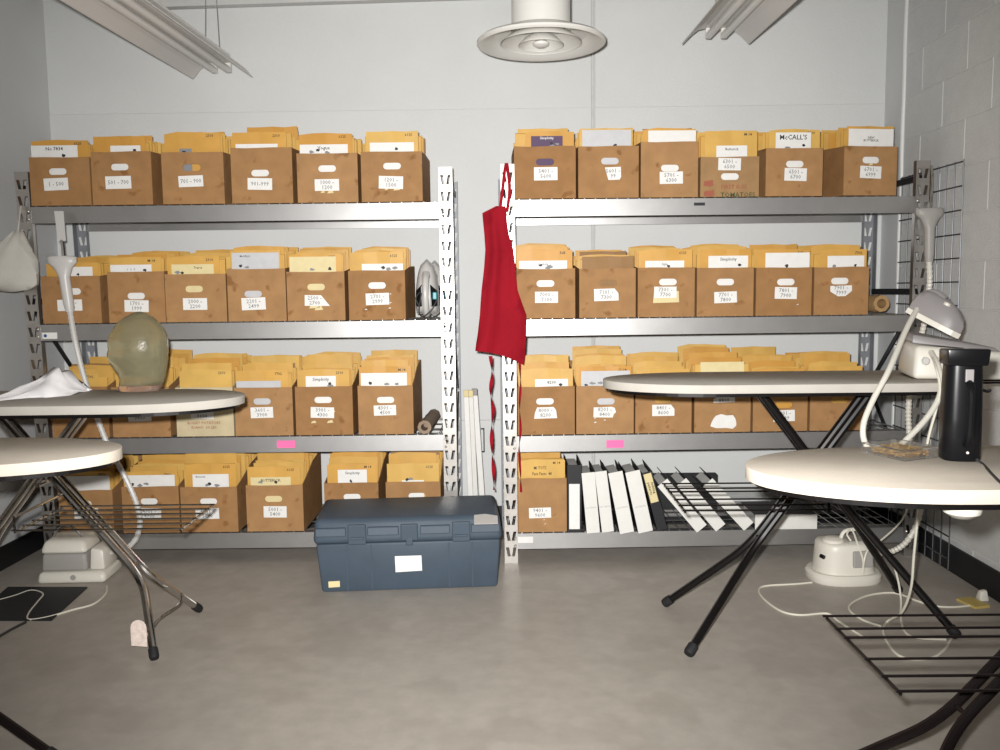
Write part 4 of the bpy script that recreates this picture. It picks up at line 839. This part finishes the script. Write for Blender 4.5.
for k in range(170):
    x, y_, z_ = rp_.uniform(-lx/2+0.02, lx/2-0.02), rp_.uniform(-ly/2+0.016, ly/2-0.016), 0.0035+0.014*rp_.random(); a = rp_.uniform(0, math.pi)
    d = Vector((math.cos(a)*0.012, math.sin(a)*0.012, rp_.uniform(-0.001, 0.001))); c = Vector((x, y_, z_)); pins.tube([c-d, c+d], 0.0019, 4)
po = pins.build('brass_pins', M_BRASS, None, world=False); po.location = (ctr.x, ctr.y, 0.8605); po.rotation_euler = (0, 0, ang)
tag(po, 'heap of brass pins inside the clear flat box', 'pins', kind='stuff')

# ================================================================ TRUNK
f0, f1 = onz(322, 593, 0), onz(497.5, 587, 0); tw = (f1-f0).length; ta = math.atan2(f1.y-f0.y, f1.x-f0.x)
tr = empty('storage_trunk', ((f0.x+f1.x)/2, (f0.y+f1.y)/2, 0), ta, 'blue-grey plastic storage trunk on the floor before the left rack', 'trunk')
def kp(n_, mb, m, par=tr, **k): return mb.build(n_, m, par, world=False, **k)
h2 = tw/2; D_ = 0.335
kp('body', MB().hexa([(-h2, 0, 0), (h2, 0, 0), (h2, D_, 0), (-h2, D_, 0)], [(-h2-0.018, -0.014, 0.215), (h2+0.014, -0.014, 0.215), (h2+0.014, D_, 0.215), (-h2-0.018, D_, 0.215)]), M_TRUNK, bevel=0.012, seg=2, smooth=True)
kp('lid', MB().hexa([(-h2-0.030, -0.028, 0.2155), (h2+0.024, -0.028, 0.2155), (h2+0.024, D_+0.004, 0.2155), (-h2-0.030, D_+0.004, 0.2155)], [(-h2-0.020, -0.006, 0.318), (h2+0.012, -0.006, 0.318), (h2+0.012, D_-0.004, 0.33), (-h2-0.020, D_-0.004, 0.33)]), M_TRUNK, bevel=0.022, seg=3, smooth=True)
inv = XF[tr].inverted()
def tx(px, py): return (inv @ at(px, py, (f0.y+f1.y)/2)).x
for px in (348, 372, 449, 472.5):
    x = tx(px, 560); kp('rib', MB().hexa([(x-0.003, -0.003, 0.004), (x+0.003, -0.003, 0.004), (x+0.003, 0.008, 0.004), (x-0.003, 0.008, 0.004)], [(x-0.003, -0.0165, 0.205), (x+0.003, -0.0165, 0.205), (x+0.003, 0.0, 0.205), (x-0.003, 0.0, 0.205)]), M_TRUNK)
for a, b_ in ((317, 347), (368, 399), (420, 450), (471, 500)):
    x0, x1 = tx(a, 530), tx(b_, 530)
    kp('lid_panel', MB().hexa([(x0, -0.034, 0.250), (x1, -0.034, 0.250), (x1, -0.02, 0.250), (x0, -0.02, 0.250)], [(x0, -0.026, 0.285), (x1, -0.026, 0.285), (x1, -0.012, 0.285), (x0, -0.012, 0.285)]), M_TRUNK, bevel=0.004)
for a, b_ in ((349, 367), (452, 470)):
    x0, x1 = tx(a, 530), tx(b_, 530)
    lt = kp('latch', MB().box(((x0+x1)/2, -0.034, 0.258), (x1-x0, 0.016, 0.085)), M_TRUNK, bevel=0.005)
    kp('latch_lip', MB().box(((x0+x1)/2, -0.044, 0.243), ((x1-x0)*0.75, 0.010, 0.010)), M_TRUNK, lt, bevel=0.003)
x0, x1 = tx(401, 530), tx(418, 530)
kp('lock_plate', MB().box(((x0+x1)/2, -0.034, 0.262), (x1-x0, 0.016, 0.07)), M_TRUNK, bevel=0.005)
kp('lock_hasp', MB().box(((x0+x1)/2, -0.036, 0.222), (0.03, 0.014, 0.03)), M_TRUNK, bevel=0.004)
def sticker(nm, rect, z_off, lab, m, yoff):
    a = inv @ at(rect[0], rect[3], (f0.y+f1.y)/2+yoff); b_ = inv @ at(rect[2], rect[1], (f0.y+f1.y)/2+yoff)
    yb = -0.0145*((a.z+b_.z)/2)/0.215-0.0022
    o = kp(nm, MB().box(((a.x+b_.x)/2, yb, (a.z+b_.z)/2), (b_.x-a.x, 0.0012, b_.z-a.z), Matrix.Rotation(-0.065, 3, 'X') @ Matrix.Rotation(-0.03, 3, 'Y')), m); o['label'] = lab
sticker('paper_label', (395.5, 550.5, 421.5, 570.5), 0, 'white paper label', M_PAPER, 0)
sticker('price_sticker', (329.5, 579, 340.5, 585), 0, 'small yellowish sticker', M_PAPERY, 0)
pl = [inv @ onz(x, y, 0.33) for x, y in ((474, 520.5), (498, 520), (497.5, 513), (485, 511.5), (474, 512.5))]
kp('lid_paper', MB().plate([(p.x, p.y) for p in pl], [], 0.001, lambda u, v, q: (u, v, 0.3305-0.012*(1-v/D_)+q)), M_PAPER)

# ================================================================ APRON
ya = rfront('right', 0.0)-0.026
rows = [(206, 496, 503), (213, 482.3, 506), (222, 483, 507), (235, 484.3, 509), (250, 485.3, 513.5), (268, 484, 515.5), (290, 481.5, 517.5), (303, 480.5, 522), (315, 479.8, 526.4), (335, 477.5, 526.2), (346, 476, 525.3), (357, 475.2, 524)]
front_, back_ = [], []
for j, (py, l_, r_) in enumerate(rows):
    for i in range(13):
        u = i/12; px = l_+(r_-l_)*u
        yq = py
        if j == len(rows)-1: yq = 351+u*14-3*math.sin(math.pi*u)
        if j == len(rows)-2: yq = 344+u*8
        if j == 1: yq = 213-5*u
        dep = ya-0.012-0.013*math.sin(u*7+py*0.02)*min(1, j/4)-0.008*math.sin(u*15+1+py*0.03)*min(1, j/5)-0.004*math.sin(py*0.09)
        p = at(px, yq, dep); front_.append(p); back_.append(p+Vector((0, 0.006+0.006*math.sin(math.pi*u), 0)))
nR = len(rows); mbA = MB(); N_ = nR*13
fs = []
for j in range(nR-1):
    for i in range(12):
        a = j*13+i; fs += [(a, a+1, a+14, a+13), (N_+a+13, N_+a+14, N_+a+1, N_+a)]
for j in range(nR-1): fs += [(j*13, (j+1)*13, N_+(j+1)*13, N_+j*13), (j*13+12, N_+j*13+12, N_+(j+1)*13+12, (j+1)*13+12)]
for i in range(12): fs += [(i, N_+i, N_+i+1, i+1), ((nR-1)*13+i, (nR-1)*13+i+1, N_+(nR-1)*13+i+1, N_+(nR-1)*13+i)]
ap = empty('apron', tuple(at(500, 362, ya)), 0, 'red cotton apron hanging from the post between the racks', 'apron')
mbA.add(front_+back_, fs).build('apron_cloth', M_RED, ap, smooth=True, angle=60)
def ribbon(pts, wd, nm, tw_=True):
    rings = []; q = spline(pts, 5)
    for i, p in enumerate(q):
        a = i*0.42 if tw_ else 0; c_, s_ = math.cos(a)*wd/2, math.sin(a)*wd/2; t = 0.0012
        rings.append([p+Vector((-c_-t*0, -s_, 0))+Vector((s_*0.1, -t, 0)), p+Vector((c_, s_, 0))+Vector((0, -t, 0)), p+Vector((c_, s_+t, 0)), p+Vector((-c_, -s_+t, 0))])
    MB().loft(rings).build(nm, M_RED, ap, smooth=True)
ribbon([at(x, y, ya-0.012) for x, y in ((490.5, 356), (492, 375), (490.5, 392), (493, 410), (491.5, 430), (492, 450), (493.5, 470), (494, 490))], 0.017, 'tie_string')
ribbon([at(x, y, ya-0.018) for x, y in ((519.5, 362), (520.5, 385), (519.5, 405), (520.5, 430), (519, 450), (520.5, 475), (521, 492))], 0.011, 'tie_string')
ribbon([at(x, y, ya+d) for x, y, d in ((500, 210, -0.012), (502.5, 190, -0.006), (504.5, 172, -0.004), (506.5, 163, -0.004), (508, 172, -0.004), (509.5, 190, -0.006), (507, 212, -0.012))], 0.014, 'neck_strap', False)

# ================================================================ BINDERS
def binder(bl, wd, h, tilt, yf, m, label, insert=True, dep=0.27, ins=None, ins_m=None, lift=0.0):
    x = at(bl[0], bl[1], yf).x; zt = ZB[3]+0.0055
    b = empty('ring_binder', (x, yf, zt+lift), 0, label, 'binder', 'ring binders on the bottom shelf', rot=(0, -tilt, 0))
    def put(n_, mb, mm, par=b, **k): return mb.build(n_, mm, par, world=False, **k)
    put('cover', MB().box((0.0015, dep/2, h/2), (0.003, dep, h)), M_BIND, bevel=0.001, seg=1)
    put('cover', MB().box((wd-0.0015, dep/2, h/2), (0.003, dep, h)), M_BIND, bevel=0.001, seg=1)
    s_ = put('spine', MB().box((wd/2, -0.0012, h/2), (wd, 0.0024, h)), m, bevel=0.001, seg=1)
    put('pages', MB().box((wd/2, dep*0.5, h/2-0.004), (wd*0.62, dep*0.86, h-0.03)), M_PAPER)
    if ins:
        a, c, e, f = ins; put('spine_insert', MB().box(((a+c)/2*wd, -0.0030, (e+f)/2*h), ((c-a)*wd, 0.001, (f-e)*h)), ins_m or M_PAPER, s_)
    return b, s_
M_WHB = mat('white_binder_vinyl', (0.74, 0.73, 0.69), 0.45, noise=0.03, nscale=20, spec=0.4)
yb0 = rfront('right', 0.35)
b_, s_ = binder((567.5, 533), 0.066, 0.318, 0.0, yb0-0.010, M_BIND, 'black binder with a white spine label, upright beside the carton', ins=(0.12, 0.86, 0.05, 0.72))
specs = [((586.8, 535), 0.061, 0.285, 0.085, 0.034, 'first white-spined binder, just right of the upright black one'), ((602, 532), 0.056, 0.288, 0.12, 0.022, 'second white-spined binder from the carton, set slightly back'),
 ((620, 537), 0.066, 0.290, 0.19, 0.050, 'third white-spined binder from the carton, leaning left'), ((638.5, 535), 0.068, 0.292, 0.215, 0.042, 'fourth white-spined binder, leaning against the third')]
for bl, wd, h, tl, pr, lab in specs:
    bb, ss = binder(bl, wd, h, tl, yb0-pr, M_WHB, lab)
    lettering('PATTERNS', 0.011, mat('faint_ink', (0.45, 0.45, 0.44), 0.6), ss, Matrix.Translation((wd/2, -0.0030, h*0.42)))
bb, ss = binder((657.5, 531), 0.048, 0.285, 0.265, yb0-0.005, M_BIND, 'leaning black binder with a yellow handwritten spine label', ins=(0.10, 0.86, 0.48, 0.97), ins_m=M_PAPERY)
lettering('knitting\npatterns', 0.018, M_INK, ss, Matrix.Translation((0.026, -0.0042, 0.205)) @ Matrix.Rotation(math.pi/2, 4, 'Y'))
binder((697, 535), 0.058, 0.285, 0.70, yb0-0.035, M_WHB, 'white-spined binder fallen over at forty degrees, nearest the upright ones', insert=True)
binder((716, 532), 0.056, 0.285, 0.70, yb0-0.020, M_WHB, 'white-spined binder fallen over, between two other fallen binders')
binder((744, 530), 0.058, 0.285, 0.74, yb0-0.010, M_WHB, 'white-spined binder fallen lowest, rightmost of the three fallen ones')
def flat_binder(x0, x1, z0, th, yf, label, m, dep=0.25):
    a, b2 = at(x0, 520, yf).x, at(x1, 520, yf).x
    b = empty('ring_binder', ((a+b2)/2, yf, z0), 0, label, 'binder', 'ring binders on the bottom shelf'); L_ = b2-a
    def put(n_, mb, mm): return mb.build(n_, mm, b, world=False)
    put('cover', MB().box((0, dep/2, 0.0015), (L_, dep, 0.003)), M_BIND); put('cover', MB().box((0, dep/2, th-0.0015), (L_, dep, 0.003)), M_BIND)
    put('spine', MB().box((0, -0.0012, th/2), (L_, 0.0024, th)), m); put('pages', MB().box((0, dep*0.5, th/2), (L_*0.92, dep*0.86, th*0.6)), M_PAPER)
flat_binder(755, 817, ZB[3]+0.0055, 0.070, rfront('right', 1.2)-0.012, 'white-spined binder lying flat at the right end of the binders', M_WHB)
zq = ZB[3]+0.006
a, b2 = at(641, 480, yb0+0.43).x, at(716, 480, yb0+0.43).x
bk = empty('ring_binder', ((a+b2)/2, yb0+0.40, zq), 0, 'black binder standing on its long edge behind the fallen binders', 'binder', 'ring binders on the bottom shelf')
MB().box((0, 0, 0.089), (b2-a, 0.003, 0.178)).build('cover', M_BIND, bk, world=False); MB().box((0, 0.05, 0.089), (b2-a, 0.003, 0.178)).build('cover', M_BIND, bk, world=False)
MB().box(((b2-a)/2-0.0015, 0.025, 0.089), (0.003, 0.046, 0.178)).build('spine', M_BIND, bk, world=False); MB().box((0, 0.025, 0.085), ((b2-a)*0.88, 0.03, 0.16)).build('pages', M_PAPER, bk, world=False)

# ================================================================ ROLLS, LEANING STRIPS, BAG, GRID PANEL
def wrapped_roll(p0, p1, r, m, label, seed, core=True):
    rr = random.Random(seed); n = 18; d = (p1-p0); L_ = d.length; mb = MB(); rings = []
    ax = d.normalized(); u = ax.cross(Vector((0, 0, 1))).normalized(); v = u.cross(ax)
    for i in range(9):
        f = i/8; sc = 1+0.05*math.sin(i*2.3+seed); rings.append([p0+d*f+(u*math.cos(2*math.pi*k/n)+v*math.sin(2*math.pi*k/n))*r*sc*(1+0.04*math.sin(3*k+i)) for k in range(n)])
    inner = [[p0+d*f+(u*math.cos(2*math.pi*k/n)+v*math.sin(2*math.pi*k/n))*r*0.55 for k in range(n)] for f in (0.0, 0.25)]
    mb.loft(list(reversed(inner))+rings, True)
    return solo('paper_roll', mb, m, label, 'roll', base=(p0.x, p0.y, min(q.z for q in mb.v)), smooth=True, angle=50)
r0 = at(424.5, 432.5, 4.03); zc = ZB[2]+0.0055+0.034
wrapped_roll(Vector((r0.x, 4.035, zc)), Vector((r0.x+0.012, 4.43, zc)), 0.0305, M_ROLL, 'grey-brown rolled paper lying at the end of the left third shelf', 2)
r0 = at(886, 307, 4.1); zc = ZB[1]+0.0055+0.047
wrapped_roll(Vector((r0.x-0.012, 4.12, zc)), Vector((r0.x-0.045, 4.45, zc)), 0.0405, M_KRAFT, 'kraft paper roll at the right end of the second shelf', 5)
for (xt, yt, xb, w_, th_, m, lab, yy) in ((466, 390, 472.5, 0.026, 0.012, M_PAPER, 'white strip leaning between the racks, leftmost of three', 4.32), (470.5, 390, 477.5, 0.026, 0.016, M_WHB, 'white strip leaning between the racks, middle of three', 4.36), (474.5, 388.5, 485, 0.028, 0.014, M_PAPER, 'white strip with grey cap leaning between the racks, rightmost of three', 4.40)):
    T_ = at(xt, yt, yy); Bq = Vector((at(xb, 535, yy).x, yy, 0)); d = T_-Bq; sh = empty('leaning_strip', tuple(Bq), 0, lab, 'strip', 'white strips between the racks')
    e = Vector((w_/2, 0, 0)); g = Vector((0, th_/2, 0))
    def seg(a, b_, nm, m_): MB().hexa([a-e-g, a+e-g, a+e+g, a-e+g], [b_-e-g, b_+e-g, b_+e+g, b_-e+g]).build(nm, m_, sh, bevel=0.003)
    top = Bq+d*0.955; seg(Bq, top, 'strip', m); seg(top, T_, 'end_cap', M_PLG if 'grey' in lab else M_PAPERY)
kx = at(482.5, 440, YB-0.01); kz0, kz1 = at(482.5, 452, YB).z, at(482.5, 428, YB).z
solo('wall_bracket', MB().box((kx.x+0.008, YB-0.006, (kz0+kz1)/2), (0.006, 0.012, kz1-kz0)).box((kx.x-0.001, YB-0.006, kz0+0.003), (0.014, 0.012, 0.006)).box((kx.x-0.001, YB-0.006, kz1-0.003), (0.014, 0.012, 0.006)), M_PLB, 'small black bracket on the wall beside the leaning strips', 'bracket')
# hanging bag
rings = []
for i, (py, cx_, rx, ry) in enumerate(((232, 18, 5, 0.02), (240, 15, 10, 0.04), (250, 11, 19, 0.06), (262, 8, 28, 0.075), (275, 6, 33, 0.08), (284, 4, 34, 0.075), (289, 2, 32, 0.06), (291, 0, 20, 0.03))):
    c = at(cx_, py, 3.93); ring = []
    for k in range(28):
        a = 2*math.pi*k/28; f = 1+0.13*math.sin(5*a+i*0.7)+0.09*math.sin(9*a+i*1.3)+0.05*math.sin(14*a-i); ring.append(c+Vector((rx*3.93/FPX*math.cos(a)*f, ry*math.sin(a)*f, 0.006*math.sin(3*a+i))))
    rings.append(ring)
bg = empty('cloth_bag', tuple(at(4, 291, 3.93)), 0, 'off-white cloth bag hanging at the left rack post', 'bag')
MB().loft(rings).build('pouch', M_CLOTH, bg, smooth=True, angle=80)
MB().tube(spline([at(18, 233, 3.93), at(19, 222, 3.95), at(20, 212, 3.985), at(21, 206, 4.008), at(20, 214, 4.0)], 4), 0.004, 6).build('drawstring', M_CLOTH, bg, smooth=True)
# grid panel on the block wall
gy0, gy1, gz1, gx = 3.80, 4.38, 1.80, XR-0.022
gp = empty('grid_panel', (gx, (gy0+gy1)/2, 0.003), 0, 'wire grid panel standing against the block wall beside the rack', 'grid panel')
for k in range(9):
    y = gy0+(gy1-gy0)*k/8; MB().tube([(gx, y, 0.003), (gx, y, gz1)], 0.0028, 6).build('vertical_wire', M_GRIDW, gp, smooth=True)
for k in range(18):
    z = 0.06+(gz1-0.07)*k/17; MB().tube([(gx-0.006, gy0-0.004, z), (gx-0.006, gy1+0.004, z)], 0.0032, 6).build('horizontal_wire', M_DARKSTEEL, gp, smooth=True)

# ================================================================ CEILING THINGS
def diffuser(x, y, z, label):
    b = empty('air_diffuser', (x, y, z), 0, label, 'air diffuser', 'round ceiling air diffusers')
    def put(n_, mb, m): return mb.build(n_, m, b, world=False, smooth=True, angle=45)
    put('duct', MB().lathe([(0.126, 0.055), (0.126, ZC-z-0.002)], (0, 0, 0), 40), M_ENAMEL)
    put('outer_ring', MB().lathe([(0.130, 0.07), (0.130, 0.052), (0.20, 0.030), (0.262, 0.016), (0.276, 0.006), (0.277, -0.004), (0.268, -0.010), (0.250, -0.006), (0.215, 0.018), (0.185, 0.040), (0.17, 0.050), (0.128, 0.060)], (0, 0, 0), 56, caps=False), M_ENAMEL)
    put('middle_cone', MB().lathe([(0.176, -0.004), (0.174, 0.002), (0.135, 0.030), (0.085, 0.050), (0.083, 0.045), (0.130, 0.024), (0.168, -0.002)], (0, 0, 0), 48, caps=False), M_ENAMEL)
    put('inner_cone', MB().lathe([(0.098, -0.012), (0.096, -0.006), (0.07, 0.020), (0.035, 0.038), (0.033, 0.033), (0.065, 0.014), (0.092, -0.010)], (0, 0, 0), 40, caps=False), M_ENAMEL)
    put('centre_cap', MB().lathe([(0.002, -0.020), (0.020, -0.018), (0.034, -0.010), (0.036, 0.0), (0.02, 0.012)], (0, 0, 0), 24), M_ENAMEL)
    put('spoke', MB().box((0, 0.0, 0.052), (0.26, 0.012, 0.004)).box((0, 0, 0.046), (0.012, 0.26, 0.004)).tube([(0, 0, 0.0), (0, 0, 0.05)], 0.006, 8), M_STEEL)
dc = onz(541, 43, 2.325)
diffuser(dc.x, dc.y, 2.325, 'round white air diffuser with concentric rings on a duct, wholly in view')
diffuser(0.475, 2.90, 2.325, 'round white air diffuser at the top edge, only its rim showing')
def lamp(fl_, fr_, nl, label, L_=2.44):
    c = (fl_+fr_)/2; wd = (fr_-fl_).length; yaw = math.atan2(-(nl.x-fl_.x), -(nl.y-fl_.y))  # direction from far end to near end
    b = empty('fluorescent_lamp', (c.x, c.y, c.z), -yaw, label, 'ceiling lamp', 'hanging fluorescent lamps'); hw = wd/2
    def put(n_, mb, m, par=b, **k): return mb.build(n_, m, par, world=False, **k)
    sec = lambda pts, t=0.0: pts
    for sg in (-1, 1):
        ol = [(sg*0.045, 0.075), (sg*0.085, 0.066), (sg*0.115, 0.045), (sg*hw, 0.0), (sg*(hw-0.001), -0.004), (sg*(hw-0.006), -0.002), (sg*0.112, 0.040), (sg*0.083, 0.061), (sg*0.045, 0.070)]
        put('reflector_wing', MB().plate(ol, [], L_, lambda u, v, q: (u, -q, v)), M_REFL)
    put('channel', MB().box((0, -L_/2, 0.088), (0.092, L_-0.01, 0.045)), M_REFL, bevel=0.004)
    for x in (-0.036, 0.036):
        t = put('lamp_tube', MB().tube([(x, -0.02, 0.033), (x, -L_+0.02, 0.033)], 0.0175, 12), M_TUBE, smooth=True)
        put('lamp_holder', MB().box((x, -0.012, 0.044), (0.028, 0.014, 0.046)), M_ENAMEL, t); put('lamp_holder', MB().box((x, -L_+0.012, 0.044), (0.028, 0.014, 0.046)), M_ENAMEL, t)
    for y in (-0.12, -L_+0.2):
        for x in (-0.035, 0.035): put('hanging_cable', MB().tube([(x, y, 0.11), (x*0.4, y+0.02, ZC-c.z-0.001)], 0.0018, 5), M_WIRE)
lz = 2.345
lamp(onz(192, 78, lz), onz(253, 77, lz), onz(61, 0, lz), 'unlit hanging fluorescent lamp with wing reflectors, upper left')
lz = 2.42
lamp(onz(683.5, 42, lz), onz(747, 45, lz), onz(590, 113, lz)+Vector((0, 0, 0)) if False else onz(683.5, 42, lz)+Vector((0.03, -1, 0)), 'unlit hanging fluorescent lamp with wing reflectors, upper right')
# handwriting on the orange envelope of the bottom carton
for ob in list(COL.objects):
    if ob.get('label', '').startswith('front handwritten orange'):
        ob.data = ob.data.copy()
        lettering('MI TOTS', 0.018, M_INK, ob, Matrix.Translation((-0.01, -0.0056, 0.262)), name='handwriting')
        lettering('Pant Pants  48', 0.018, M_INK, ob, Matrix.Translation((0.0, -0.0060, 0.238)), name='handwriting')
